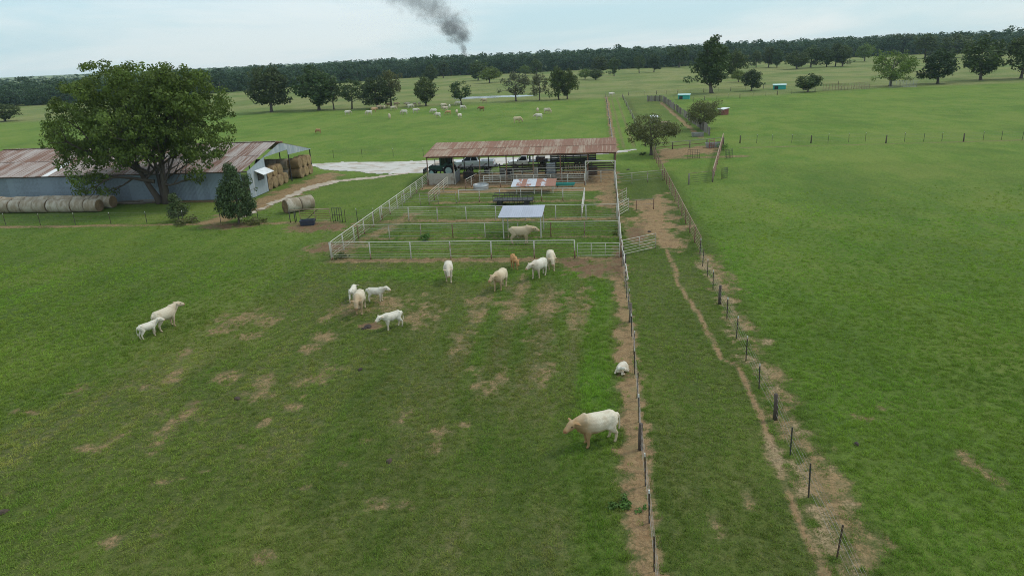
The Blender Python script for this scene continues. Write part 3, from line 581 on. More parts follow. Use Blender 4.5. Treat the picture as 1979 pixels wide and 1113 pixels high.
def plant_tree(tpl, name, label, x, y, H, hw, rz, group=None, tilt=0.0):
    tm, cm, H0, w0 = tpl
    t = thing(name, label, 'tree', (x, y, -0.03), 0, group)
    s = (hw / w0, hw / w0, H / H0)
    for nm, me_ in (('trunk', tm), ('crown', cm)):
        put(nm, me_, t, rot=(0, tilt, rz), scale=s)
    return t
TPL = {
 'dense1': make_tree('t', 101, 12, 5, 'leaf_dark', 85, 42, 0.30, 0.10, 0.030, 'round', 0.22),
 'dense2': make_tree('t', 102, 12, 5, 'leaf_oak', 80, 42, 0.30, 0.10, 0.028, 'vase', 0.22),
 'dense3': make_tree('t', 103, 12, 5, 'leaf_oak', 75, 44, 0.30, 0.10, 0.030, 'tall', 0.23),
 'open1': make_tree('t', 104, 12, 5, 'leaf_grey', 60, 26, 0.25, 0.20, 0.024, 'vase', 0.19, openness=0.55, depth=2),
 'open2': make_tree('t', 105, 12, 4, 'leaf_oak', 55, 28, 0.25, 0.24, 0.022, 'round', 0.22, openness=0.45, depth=2),
 'brown': make_tree('t', 106, 12, 5, 'leaf_brown', 70, 36, 0.28, 0.20, 0.026, 'vase', 0.21, openness=0.25),
 'light': make_tree('t', 107, 10, 5, 'leaf_light', 75, 40, 0.27, 0.12, 0.030, 'round', 0.22),
 'tall': make_tree('t', 108, 18, 5, 'leaf_oak', 130, 44, 0.30, 0.10, 0.028, 'tall', 0.20, openness=0.15, nl=14),
 'willow': make_tree('t', 109, 11, 7, 'leaf_light', 105, 34, 0.24, 0.16, 0.036, 'vase', 0.15, openness=0.5, depth=2, nl=6),
}
FAR_TREES = [   # x, y, height, half width, crown offset; kind; label
 ((-112.36, 230.43, 15.0, 6.48, 1.07), 'dense1', 'dark dense round oak, leftmost of the tree row behind the herd pasture'),
 ((-94.09, 231.34, 13.93, 7.13, -1.96), 'dense2', 'broad spreading oak, second in the tree row behind the herd pasture'),
 ((-90.65, 232.02, 10.13, 3.01, 1.32), 'open2', 'thin young tree close against the broad spreading oak'),
 ((-83.53, 231.16, 9.9, 3.44, 0.44), 'open2', 'slender open-crowned tree between the broad oak and the paired dark oaks'),
 ((-73.81, 229.18, 9.93, 5.06, 0.46), 'dense1', 'low dark oak in the pair with brownish top, cattle resting below'),
 ((-70.84, 234.32, 11.61, 3.97, 0.96), 'brown', 'taller brownish oak directly behind the low dark oak'),
 ((-58.22, 233.13, 9.18, 3.9, 0.39), 'dense2', 'compact oak standing alone above resting cattle, before the pond'),
 ((-102.2, 428.26, 11.14, 3.87, 0.79), 'tall', 'narrow dark tree far in the meadow behind the compact oak'),
 ((-114.08, 516.84, 11.93, 4.45, 0.66), 'dense1', 'dark round tree at the wood edge beside the narrow meadow tree'),
 ((-45.69, 231.88, 7.61, 3.14, 0.26), 'open2', 'small oak in front of the left end of the pond'),
 ((-28.12, 239.67, 9.27, 4.42, 0.01), 'open1', 'greyish thin-leaved tree in front of the pond'),
 ((-20.21, 240.57, 8.6, 2.9, 0.39), 'open1', 'grey slender tree at the right end of the pond'),
 ((-13.45, 239.56, 10.84, 3.12, -0.07), 'dense3', 'tall oak, left one of the close pair right of the pond'),
 ((-10.88, 240.71, 9.39, 2.96, 0.43), 'dense2', 'oak, right one of the close pair right of the pond'),
 ((-74.29, 438.63, 11.61, 5.69, -0.46), 'dense3', 'upright oak in the far hay meadow beside a round light tree'),
 ((-61.02, 394.45, 8.26, 5.83, 0.51), 'light', 'round light green tree in the far hay meadow above the pond'),
 ((-49.34, 487.38, 6.74, 3.91, -0.59), 'light', 'small light green tree far in the meadow above the grey tree'),
 ((-41.9, 479.43, 10.89, 4.52, 0.52), 'dense3', 'tall dark tree far in the meadow above the grey slender tree'),
 ((-7.37, 391.2, 5.38, 3.64, -0.26), 'light', 'left of two small round trees in the middle of the hay meadow'),
 ((-1.71, 379.65, 5.48, 3.92, 0.14), 'dense2', 'right of two small round trees in the middle of the hay meadow'),
 ((8.98, 425.09, 10.41, 3.61, -0.04), 'dense3', 'upright tree right of the two small round meadow trees'),
 ((0.92, 478.3, 10.42, 5.42, -0.34), 'dense1', 'dark wide tree behind the two small round meadow trees'),
 ((25.03, 449.6, 10.34, 3.46, -0.41), 'open2', 'thin-crowned tree in the far meadow, above the grassy lane'),
 ((34.4, 457.06, 10.78, 3.82, -0.13), 'dense1', 'dark tree in the far meadow right of the thin-crowned one'),
 ((56.74, 529.79, 15.21, 7.84, 1.35), 'dense3', 'big dark tree at the wood edge left of the tallest tree'),
 ((37.78, 244.97, 18.52, 5.19, -0.49), 'tall', 'tallest tree in the meadow with ragged top rising above the skyline'),
 ((62.91, 348.38, 12.09, 5.44, -0.14), 'dense2', 'broad tree close behind the tallest meadow tree'),
 ((57.83, 305.75, 4.74, 2.92, -0.36), 'light', 'low light green bushy tree right of the tallest meadow tree'),
 ((50.88, 248.27, 6.87, 3.12, 0.69), 'dense1', 'small dark round-crowned tree by the turquoise shelter'),
 ((65.51, 233.25, 5.32, 3.51, -0.34), 'dense2', 'small rounded tree at the pasture fence right of the turquoise shelter'),
 ((97.83, 465.2, 10.47, 3.28, 0.09), 'dense3', 'narrow tree, leftmost in the far clump on the right meadow'),
 ((103.6, 456.13, 12.04, 4.42, -0.61), 'dense1', 'dark tree, second in the far clump on the right meadow'),
 ((107.17, 450.52, 10.7, 3.61, -0.44), 'dense2', 'tree, third in the far clump on the right meadow'),
 ((109.58, 414.9, 9.29, 6.06, -0.7), 'dense2', 'broad low tree opening the long grove on the right meadow'),
 ((120.31, 429.87, 12.12, 5.95, 0.83), 'dense3', 'second tree of the long grove on the right meadow'),
 ((128.69, 427.57, 10.08, 4.63, 0.19), 'dense2', 'third tree of the long grove on the right meadow'),
 ((134.18, 429.9, 12.62, 4.22, 0.17), 'dense1', 'fourth and darkest tree of the long grove on the right meadow'),
 ((136.39, 426.22, 11.4, 5.01, 1.05), 'dense3', 'fifth tree closing the long grove on the right meadow'),
 ((173.47, 496.6, 10.63, 5.31, -0.8), 'light', 'pale green tree behind the end of the long grove'),
 ((93.87, 246.24, 11.13, 6.29, 1.57), 'willow', 'light green feathery tree with leaning limbs beside the wire pen'),
 ((111.28, 249.46, 10.53, 5.32, -1.21), 'dense1', 'dark oak with lobed crown right of the feathery light tree'),
 ((129.67, 259.65, 13.82, 6.5, -2.0), 'dense2', 'large spreading oak, second from the right picture edge'),
 ((142.09, 260.19, 15.05, 5.86, -1.02), 'dense3', 'large oak at the right picture edge'),
 ((244.89, 624.46, 16.0, 11.96, -0.71), 'dense1', 'big dark tree at the wood edge above the feathery light tree'),
 ((215.47, 508.81, 15.61, 7.09, -0.18), 'dense3', 'first tree of the pair behind the dark lobed oak'),
 ((227.08, 496.21, 13.91, 9.66, -0.18), 'dense2', 'second, wider tree of the pair behind the dark lobed oak'),
 ((-216.01, 232.17, 6.53, 5.3, 0.93), 'dense2', 'low spreading tree at the left picture edge beyond the barn'),
]
for i, (g, kind, lab) in enumerate(FAR_TREES):
    plant_tree(TPL[kind], 'oak_tree' if kind not in ('light', 'willow') else 'meadow_tree', lab, g[0] + g[4] * 0.5, g[1], g[2] * 1.06, g[3] * 1.24, i * 2.39, 'scattered trees of the far pastures', tilt=0.12 if kind == 'willow' else 0)
g = (7.81, 108.23, 6.23, 3.79, -0.51)
plant_tree(make_tree('t', 201, 7, 4.2, 'leaf_brown', 85, 60, 0.12, 0.16, 0.035, 'vase', 0.17, openness=0.45, depth=2), 'lane_tree', 'gnarled broad tree leaning over the corner of the rusty alley fence', g[0] + .2, g[1], g[2] * 1.05, g[3] * 1.15, 0.4, tilt=0.05)
g = (20.25, 140.61, 5.23, 3.5, 0.11)
plant_tree(make_tree('t', 202, 7, 4.4, 'leaf_brown', 75, 60, 0.14, 0.12, 0.03, 'vase', 0.20, openness=0.3, depth=2), 'lane_tree', 'broad feathery tree growing through the vertical board fence', g[0], g[1], g[2] * 1.05, g[3] * 1.15, 2.1)
g = (-38.06, 66.98, 6.02, 2.33, 0.47)
plant_tree(make_tree('t', 203, 5.6, 2.35, 'leaf_cedar', 240, 55, 0.085, 0.12, 0.022, 'cone', 0.17, nl=10), 'cedar_tree', 'dense dark conical cedar near the barn corner', g[0], g[1], g[2] * 1.1, g[3] * 1.0, 0.0)
g = (-46.01, 68.62, 2.99, 1.0, 0.35)
plant_tree(make_tree('t', 204, 3.0, 1.0, 'leaf_cedar', 45, 60, 0.075, 0.08, 0.022, 'cone', 0.36, nl=8), 'cedar_tree', 'small young cedar by the wire fence in front of the barn', g[0], g[1], g[2] * 1.05, g[3] * 1.15, 1.0)
# the great tree before the barn
def big_tree():
    rg = np.random.default_rng(7); mb = MB(); tips = []
    bx, by = -53.9, 78.3
    t = thing('shade_tree', 'huge spreading shade tree with several stems in front of the barn', 'tree', (bx, by, -0.05))
    stems = [((-0.45, 0, 0), (-0.5, 0.05, 1), 6.5, 0.42), ((0.25, 0.1, 0), (0.02, 0.1, 1), 7.5, 0.45), ((0.5, -0.2, 0), (0.14, -0.1, 1), 7.0, 0.34), ((-0.1, 0.35, 0), (-0.18, 0.2, 1), 7.5, 0.34)]
    for (p, d, ln, r) in stems:
        p = Vector(p); dd = Vector(d).normalized(); pts, rad = [p], [r * 1.35]
        for i in range(6):
            dd = (dd + Vector(rg.normal(size=3)) * 0.06).normalized(); p = p + dd * ln / 6; pts.append(p.copy()); rad.append(r * (1 - 0.11 * (i + 1)))
        mb.chain(pts, rad, 9)
        for i in range(9):
            j = rg.integers(2, 7); a = rg.uniform(0, 6.28); el = rg.uniform(0.15, 0.95)
            limb(mb, rg, pts[j], (math.cos(a) * math.cos(el), math.sin(a) * math.cos(el), math.sin(el)), rg.uniform(3.5, 6.5), r * 0.42, 2, tips, 6, 0.6, 0.2)
    limb(mb, rg, (-0.7, 0, 2.6), (-1, -0.1, 0.12), 5.2, 0.24, 2, tips, 7, 0.5, 0.05)
    limb(mb, rg, (-1.2, 0, 3.6), (-1, -0.2, 0.45), 6.4, 0.26, 2, tips, 7, 0.5, 0.1)
    mb.build('trunk', M['bark'], t, True)
    # crown envelope: several big masses (x, y, z, rx, ry, rz)
    masses = [(-1, 0, 10.8, 7.2, 6.0, 5.0), (4.6, 0, 10.0, 4.8, 5.0, 4.6), (-7.0, 0, 9.4, 5.2, 5.0, 4.8), (-10.2, 0, 8.8, 2.9, 3.4, 3.2), (8.0, 0, 9.4, 2.9, 3.4, 3.6), (7.0, -0.5, 5.9, 2.6, 3.0, 2.4), (-8.6, -1, 5.2, 3.2, 3.0, 3.0), (-8.6, -1.5, 2.8, 2.0, 2.0, 1.4), (-10.8, 0, 6.2, 1.7, 2.0, 1.5), (-4.5, -1.5, 5.4, 2.6, 2.2, 2.4), (1.5, 0, 13.6, 5.5, 4.5, 2.4), (-5.0, 0, 13.4, 4.5, 4.0, 2.4), (5.0, 0, 12.8, 3.2, 3.5, 2.4)]
    C = []
    for (x, y, z, a, b, c) in masses:
        k = int(a * b * c * 0.62) + 10
        v = rg.normal(size=(k, 3)); v /= np.linalg.norm(v, axis=1)[:, None]; rr = rg.uniform(0.25, 1, k) ** 0.4
        C.append(np.array([x, y, z]) + v * rr[:, None] * np.array([a, b, c]))
    C.append(np.array([q for q, _ in tips]))
    C = np.concatenate(C); C = C[C[:, 2] > 1.6]
    low = (C[:, 2] < 5.5) & (C[:, 0] > -5.5) & (C[:, 0] < 3.6); C = C[~low | (rg.uniform(size=len(C)) < 0.12)]
    C = C[(C[:, 1] < 1.2) | (C[:, 2] > 6)]
    rad = rg.uniform(0.45, 1.05, len(C))
    V, F, tint = leaf_quads(rg, C, rad, 70, 0.15, 0.7, 0.35)
    cm = quick_mesh('crown', V, F, M['leaf_big']); attr(cm, 'tint', tint, dom='FACE'); put('crown', cm, t)
    t.scale = (1, 1, 1.08)
big_tree()

# ---------------------------------------------------------------- the woods: one mass of crowns
WOOD_EDGE = [(-372.03, 228.64), (-369.52, 304.63), (-318.53, 342.31), (-293.11, 344.88), (-260.45, 366.96), (-233.8, 401.34), (-226.28, 411.93), (-196.66, 469.09), (-159.06, 541.63), (-125.62, 558.13), (-62.93, 554.3), (-23.14, 565.24), (47.02, 545.05), (115.3, 589.28), (162.22, 588.51), (220.01, 610.79), (258.74, 601.23), (314.08, 579.82), (420.11, 573.43)]
def woods():
    rg = np.random.default_rng(99)
    def template(seed, n_cl, per, leaf):
        r2 = np.random.default_rng(seed); C = []
        while len(C) < n_cl:
            v = r2.normal(size=3); v /= np.linalg.norm(v); rr = r2.uniform(0.5, 1) ** 0.4
            C.append((v[0] * rr * 4.6, v[1] * rr * 4.6, 9 + v[2] * rr * 6.4))
        for i in range(n_cl // 3): C.append((r2.normal() * 3.2, r2.normal() * 3.2, r2.uniform(0.6, 3.5)))
        C = np.array(C); return leaf_quads(r2, C, r2.uniform(1.0, 2.0, len(C)), per, leaf, 0.85, 0.5, 0.05)
    near = [template(300 + i, 40, 17, 0.50) for i in range(5)]
    far = [template(320 + i, 24, 12, 0.72) for i in range(4)]
    vfar = [template(340 + i, 16, 12, 0.85) for i in range(4)]
    E_ = np.array(WOOD_EDGE); seg = np.hypot(*np.diff(E_, axis=0).T); cum = np.concatenate([[0], np.cumsum(seg)])
    VV, FF, TT = [], [], []; nv = 0
    def add(tp, x, y, s, sz):
        nonlocal nv
        V, F, t = tp; a = rg.uniform(0, 6.28); ca, sa = math.cos(a), math.sin(a); w = s * rg.uniform(0.85, 1.3)
        VV.append(np.stack([x + (V[:, 0] * ca - V[:, 1] * sa) * w, y + (V[:, 0] * sa + V[:, 1] * ca) * w, V[:, 2] * sz], 1)); FF.append(F + nv); nv += len(V)
        TT.append(np.clip(t * 0.7 + rg.uniform(0, 0.45), 0, 1))
    for row, (off, step, tp, h0, h1) in enumerate([(2, 6.0, near, 0.75, 1.05), (9, 6.5, near, 0.9, 1.15), (22, 8, far, 0.95, 1.2), (45, 11, far, 0.95, 1.2), (85, 15, far, 0.95, 1.2), (150, 21, far, 0.95, 1.25), (260, 15, vfar, 0.98, 1.1), (430, 15, vfar, 0.98, 1.1), (700, 18, vfar, 1.0, 1.12), (1100, 24, vfar, 1.02, 1.14)]):
        s = 0.0
        while s < cum[-1]:
            k = min(len(seg) - 1, np.searchsorted(cum, s, side='right') - 1); t = (s - cum[k]) / seg[k]
            x, y = E_[k] * (1 - t) + E_[k + 1] * t; d = math.hypot(x, y)
            o = off + rg.uniform(0, 0.35) * (off + 6); ux, uy = x / d, y / d
            px2, py2 = x + ux * o + rg.normal() * 1.5, y + uy * o
            big = (1 + (rg.uniform() < 0.10) * rg.uniform(0.05, 0.25)) * np.interp(math.degrees(math.atan2(x, y)), (-50, -42, -28, -6, 5, 20, 40), (.60, .64, .74, .85, .82, .84, .9)); sc = rg.uniform(h0, h1)
            add(tp[rg.integers(len(tp))], px2, py2, sc * (1 + o / 1500), sc * big)
            s += step * rg.uniform(0.75, 1.25) * (d / (d + o)) * (1.0 if off < 100 else 1.0)
    V = np.concatenate(VV); F = np.concatenate(FF); T_ = np.concatenate(TT)
    m = quick_mesh('woods', V, F, M['leaf_wood']); attr(m, 'tint', T_, dom='FACE')
    tag(put('woods', m), 'continuous dark green wood closing the pastures along the horizon', 'woods', kind='stuff')
    # shaded trunks at the near edge
    mb = MB()
    s = 0.0
    while s < cum[-1]:
        k = min(len(seg) - 1, np.searchsorted(cum, s, side='right') - 1); t = (s - cum[k]) / seg[k]; x, y = E_[k] * (1 - t) + E_[k + 1] * t
        d = math.hypot(x, y); o = rg.uniform(2, 12); x += x / d * o; y += y / d * o
        mb.tube((x, y, 0), (x + rg.normal() * .4, y, 7), 0.28, 0.2, 5, caps=False); s += rg.uniform(2.5, 6)
    tag(mb.build('wood_trunks', M['bark']), 'many thin trunks showing under the edge of the wood', 'trunks', kind='stuff')
woods()

# ---------------------------------------------------------------- buildings
def corrugated(name, w, ln, mat, nrib=6, h=0.03, along='y'):
    """a metal sheet, w across (x), ln long (y), ribs along y, with its own thickness"""
    mb = MB(); k = nrib * 2; V = []
    for j, y in enumerate((0, ln)):
        for i in range(k + 1): V.append((-w / 2 + w * i / k, y, h if i % 2 else 0.0))
    F = [(i, i + 1, i + k + 2, i + k + 1) for i in range(k)]
    b = len(V); V += [(-w / 2, 0, -0.012), (w / 2, 0, -0.012), (w / 2, ln, -0.012), (-w / 2, ln, -0.012)]; F.append((b + 3, b + 2, b + 1, b))
    me = bpy.data.meshes.new(name); me.from_pydata(V, [], F); me.materials.append(mat); me.update(); return me
# hay barn
BX0, BX1, BY0, BY1, BYR, EAVE, RIDGE = -84.6, -43.2, 80.0, 100.0, 90.0, 3.55, 5.75
barn = thing('hay_barn', 'long grey metal hay barn with rust-streaked gable roof and open end', 'barn', (BX0, BY0, 0))
def bl(x, y, z): return (x - BX0, y - BY0, z)
slope = math.hypot(BYR - BY0 + 0.5, RIDGE - EAVE); ang = math.atan2(RIDGE - EAVE, BYR - BY0)
rows = [(0.0, slope * 0.52), (slope * 0.5, slope * 0.52)]
sw = 0.92; nsh = int((BX1 - BX0 + 0.7) / (sw - 0.04))
rs = random.Random(5)
sheet_me = [corrugated('roof_sheet', sw, r[1], M['rust_roof_pale']) for r in rows]
new_me = corrugated('roof_sheet', sw, slope * 0.62, M['white_tin'])
for side in (0, 1):
    for i in range(nsh):
        for k, (s0, ln) in enumerate(rows):
            x = 0.0 + i * (sw - 0.04); dy = rs.uniform(-0.05, 0.05)
            z = EAVE - 0.05 + (s0) * math.sin(ang) + 0.03 * k + 0.012 * (i % 2)
            me_ = sheet_me[k]
            if side == 0 and k == 0 and i == 16: me_ = new_me
            if side == 0: put('roof_sheet', me_, barn, (x, -0.45 + s0 * math.cos(ang) + dy, z), (ang, 0, 0))
            else: put('roof_sheet', me_, barn, (x, BY1 - BY0 + 0.45 - s0 * math.cos(ang) + dy, z), (ang, 0, math.pi))
MB().chain([(-0.3, BYR - BY0, RIDGE + 0.02), (BX1 - BX0 + 0.4, BYR - BY0, RIDGE + 0.02)], [0.12, 0.12], 6).build('ridge_cap', M['silver_rust'], barn)
wp = corrugated('wall_panel', 0.92, EAVE - 0.02, M['barn_wall'], 5, 0.025)
npan = int((BX1 - BX0) / 0.9)
for i in range(npan): put('wall_panel', wp, barn, (0.45 + i * 0.9, 0.0, 0.0), (math.pi / 2, 0, 0))
# right end: panels cut to the roof line; above the opening only the gable siding hangs
def end_panel(y0, y1, zb0, zb1, zt0, zt1, k):
    mb = MB(); x = BX1 - BX0; V = []
    for j, (y, zb, zt) in enumerate(((y0, zb0, zt0), ((y0 + y1) / 2, (zb0 + zb1) / 2, (zt0 + zt1) / 2), (y1, zb1, zt1))):
        V += [(x + (0.03 if j == 1 else 0.0), y - BY0, zb), (x + (0.03 if j == 1 else 0.0), y - BY0, zt)]
    for q in list(V): V.append((q[0] - 0.03, q[1], q[2]))
    mb.add(V, [(0, 2, 3, 1), (2, 4, 5, 3), (7, 9, 8, 6), (9, 11, 10, 8), (0, 1, 7, 6), (4, 10, 11, 5)])
    mb.build('gable_panel', M['barn_end_lit'], barn)
def roof_z(y): return EAVE + (RIDGE - EAVE) * (1 - abs(y - BYR) / (BYR - BY0)) - 0.08
y = BY0
while y < BY1 - 0.01:
    y1 = min(BY1, y + 0.8)
    if y1 <= 85.0: zb0 = zb1 = 0.06
    elif y1 <= 92.45: zb0 = 4.45 + 0.05 * (y - 85) / 7.4; zb1 = 4.45 + 0.05 * (y1 - 85) / 7.4
    else: zb0 = 3.75 - 0.3 * (y - 92.4) / 7.6; zb1 = 3.75 - 0.3 * (y1 - 92.4) / 7.6
    zt0, zt1 = roof_z(y), roof_z(y1)
    if zt0 - zb0 > 0.02 or zt1 - zb1 > 0.02: end_panel(y, y1, min(zb0, zt0 - .02), min(zb1, zt1 - .02), zt0, zt1, 0)
    y = y1
for i in range(6): end_z = None
lft = MB()
lft.add([(0, 0, 0), (0, 20, 0), (0, 20, EAVE - .1), (0, 10, RIDGE - .1), (0, 0, EAVE - .1), (0.05, 0, 0), (0.05, 20, 0), (0.05, 20, EAVE - .1), (0.05, 10, RIDGE - .1), (0.05, 0, EAVE - .1)],
        [(0, 1, 2, 3, 4), (9, 8, 7, 6, 5), (0, 5, 6, 1), (1, 6, 7, 2), (2, 7, 8, 3), (3, 8, 9, 4), (4, 9, 5, 0)]).build('end_wall', M['barn_wall'], barn)
for px in [BX0 + .3] + [BX0 + 5.2 * i for i in range(1, 8)] + [BX1 - 0.15]:
    for py, zt in ((85.1, 4.35), (92.4, 5.15), (99.8, EAVE)):
        MB().tube(bl(px, py, 0), bl(px, py, zt), 0.09, n=6).build('post', M['steel_dark'], barn)
for px in (BX1 - 0.2, BX1 - 5.2, BX1 - 10.4):
    MB().box(bl(px, 89.9, 4.5), (0.12, 9.4, 0.14)).build('truss', M['steel_dark'], barn)
MB().box((BX1 - BX0 - 20, -0.02, EAVE - 0.08), (BX1 - BX0 + .2 - 0.4, 0.05, 0.1)).v and None
MB().box(((BX1 - BX0) / 2, -0.06, EAVE - 0.16), (BX1 - BX0, 0.06, 0.16)).build('eave_board', M['grey_wood'], barn)
# little awning over the side hatch
aw = MB(); aw.add([(0.02, 1.7, 3.25), (0.02, 4.7, 3.25), (1.15, 4.7, 2.72), (1.15, 1.7, 2.72), (0.02, 1.7, 3.20), (0.02, 4.7, 3.20), (1.15, 4.7, 2.67), (1.15, 1.7, 2.67)],
       [(0, 3, 2, 1), (4, 5, 6, 7), (0, 1, 5, 4), (1, 2, 6, 5), (2, 3, 7, 6), (3, 0, 4, 7)])
a_o = aw.build('awning', M['white_tin'], barn, loc=(BX1 - BX0 + 0.04, 0, 0))
MB().box((0.02, 3.2, 2.3), (0.05, 1.6, 0.9)).build('hatch', M['steel_dark'], barn, loc=(BX1 - BX0 + 0.04, 0, 0))

# open cattle shed
SX0, SX1, SY0, SY1 = -22.2, 2.05, 87.3, 94.6
shed = thing('cattle_shed', 'open pole shed with long rusty corrugated roof over the working pens', 'shed', (SX0, SY0, 0))
zf_, zb_ = 3.62, 4.32; sl = math.hypot(SY1 - SY0 + .6, zb_ - zf_); sa_ = math.atan2(zb_ - zf_, SY1 - SY0)
r2 = [(0, sl * 0.52), (sl * 0.5, sl * 0.52)]; sm2 = [corrugated('roof_sheet', 0.84, r[1], M['rust_roof']) for r in r2]
for i in range(int((SX1 - SX0) / 0.8) + 1):
    for k, (s0, ln) in enumerate(r2):
        put('roof_sheet', sm2[k], shed, (i * 0.8, -0.35 + s0 * math.cos(sa_) + rs.uniform(-.04, .04), zf_ + s0 * math.sin(sa_) + 0.03 * k + 0.012 * (i % 2)), (sa_, 0, 0))
for i in range(8):
    x = i * (SX1 - SX0) / 7
    MB().tube((x, 0, -0.1), (x, 0, zf_ - 0.05), 0.075, n=8).build('post', M['rust_pipe'], shed)
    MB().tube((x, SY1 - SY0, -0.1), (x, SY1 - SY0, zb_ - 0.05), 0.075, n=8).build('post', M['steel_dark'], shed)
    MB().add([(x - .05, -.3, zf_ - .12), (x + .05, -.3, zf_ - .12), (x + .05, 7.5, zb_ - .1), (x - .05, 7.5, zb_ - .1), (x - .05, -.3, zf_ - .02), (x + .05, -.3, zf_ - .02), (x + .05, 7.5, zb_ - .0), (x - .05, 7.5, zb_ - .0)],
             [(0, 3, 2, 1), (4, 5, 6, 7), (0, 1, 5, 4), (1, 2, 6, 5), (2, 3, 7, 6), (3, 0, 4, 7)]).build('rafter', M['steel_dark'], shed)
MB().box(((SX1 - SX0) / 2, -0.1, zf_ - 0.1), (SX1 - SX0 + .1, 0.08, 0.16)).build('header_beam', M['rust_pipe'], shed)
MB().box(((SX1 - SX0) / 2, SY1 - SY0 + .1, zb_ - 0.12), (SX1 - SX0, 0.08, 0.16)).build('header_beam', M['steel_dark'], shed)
# pale block feed wall closing the left bay
fw = thing('feed_bunk_wall', 'pale stained concrete slab wall in the left bay of the shed', 'wall', (-22.0, 87.0, 0))
for k in range(2): MB().box((1.65, 0, 0.37 + 0.74 * k), (3.3, 0.14, 0.73)).build('slab', M['concrete'], fw, bevel=0.015)
for k in range(2): MB().box((3.38, 1.75, 0.37 + 0.74 * k), (0.12, 3.3, 0.73)).build('slab', M['galv'], fw, bevel=0.015)
for x in (-0.06, 3.42): MB().tube((x, -0.02, 0), (x, -0.02, 1.9), 0.06, n=8).build('post', M['cream_pipe'], fw)

# dark plank fence and clutter added under the roof to deepen the shed's shade
pk = thing('added_plank_fence', 'dark plank fence added along the back of the cattle shed', 'fence', (-13.6, 93.6, 0))
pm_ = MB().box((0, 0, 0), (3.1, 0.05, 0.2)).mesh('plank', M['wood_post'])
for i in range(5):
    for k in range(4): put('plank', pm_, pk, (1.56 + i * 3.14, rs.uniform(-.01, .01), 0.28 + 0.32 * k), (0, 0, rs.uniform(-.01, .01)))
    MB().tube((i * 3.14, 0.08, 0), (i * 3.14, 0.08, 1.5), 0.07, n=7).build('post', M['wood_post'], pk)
for k, (x, y, w, h, lb) in enumerate([(-17.6, 91.2, 1.4, 0.9, 'dark stacked panels added at the back of the left shed bay'), (-12.4, 91.5, 1.8, 1.1, 'dark stacked panels added beside the silver pickup under the shed'), (-1.0, 91.8, 1.6, 1.0, 'dark stacked panels added under the right end of the shed roof')]):
    sp = thing('added_panels', lb, 'panels', (x, y, 0), rs.uniform(-.2, .2))
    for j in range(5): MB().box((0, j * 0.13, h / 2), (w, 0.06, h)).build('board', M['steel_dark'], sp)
# small shade roofs
def shade(name, label, x0, x1, y0, y1, z0, z1, mat, nsheet, posts, pm, over=0.25):
    t = thing(name, label, 'shelter', (x0, y0, 0)); ln = math.hypot(y1 - y0, z1 - z0); a = math.atan2(z1 - z0, y1 - y0); w = (x1 - x0) / nsheet
    me_ = corrugated('roof_sheet', w + 0.04, ln, mat, 5, 0.010)
    for i in range(nsheet): put('roof_sheet', me_, t, (w * (i + .5), 0, z0 + 0.008 * (i % 2)), (a, 0, 0))
    for (x, y) in posts:
        MB().tube((x - x0, y - y0, -0.05), (x - x0, y - y0, z0 + (z1 - z0) * (y - y0) / (y1 - y0) - 0.03), 0.06, n=8).build('post', pm, t)
    for y, z in ((y0 + .15, z0), (y1 - .15, z1)): MB().tube((0.1, y - y0, z - 0.07), (x1 - x0 - 0.1, y - y0, z - 0.07), 0.045, n=6).build('beam', pm, t)
    return t
shade('sun_shade', 'bright silver metal sun shade on white posts beside the standing cow', -9.0, -5.05, 59.3, 63.0, 2.02, 2.30, M['silver_roof'], 4, ((-8.6, 59.6), (-5.2, 59.6), (-8.6, 62.7), (-5.2, 62.7)), M['white_pipe'])
shade('feeder_roof', 'low silver roof patched with rust over a feeder in the rear pen', -10.35, -5.1, 79.6, 82.6, 0.92, 1.28, M['silver_rust'], 9, ((-9.7, 79.8), (-5.4, 79.8), (-7.6, 79.8), (-9.7, 82.4), (-5.4, 82.4)), M['cream_pipe'])

# ---------------------------------------------------------------- hay bales
def hay_mat(name, a, b, ring):
    m, n, l, p, o = new_mat(name); tc = N(n, 'ShaderNodeTexCoord'); oi = N(n, 'ShaderNodeObjectInfo')
    off = N(n, 'ShaderNodeVectorMath', operation='ADD'); l.new(tc.outputs['Object'], off.inputs[0]); l.new(oi.outputs['Location'], off.inputs[1])
    q = noise(n, l, mapping(n, l, off.outputs[0], (1.2, 0.6, 0.6)), 1.6, 4, 0.6)
    c = mixc(n, l, ramp01(n, l, q, 0.38, 0.62), a, b)
    st = noise(n, l, mapping(n, l, off.outputs[0], (ring, 1, 1)), 7, 4, 0.7)
    c = mixc(n, l, ramp01(n, l, st, 0.35, 0.65, 0, 0.5), c, tuple(v * 0.55 for v in a))
    c = mixc(n, l, mth(n, l, 'MULTIPLY', oi.outputs['Random'], 0.35), c, (0.22, 0.16, 0.10))
    l.new(c, p.inputs['Base Color']); p.inputs['Roughness'].default_value = 0.95; bump(n, l, st, p, 0.6, 0.05); return m
M['hay_side'] = hay_mat('hay_side', (0.32, 0.26, 0.18), (0.54, 0.49, 0.40), 6)
M['hay_gold_shaded'] = hay_mat('hay_gold_shaded', (0.22, 0.145, 0.065), (0.34, 0.24, 0.115), 6)  # gold hay darkened in its colour for the shade inside the barn
M['hay_end'] = hay_mat('hay_end', (0.16, 0.105, 0.055), (0.30, 0.20, 0.10), 1)
M['hay_end_gold'] = hay_mat('hay_end_gold', (0.20, 0.135, 0.058), (0.36, 0.255, 0.115), 1)
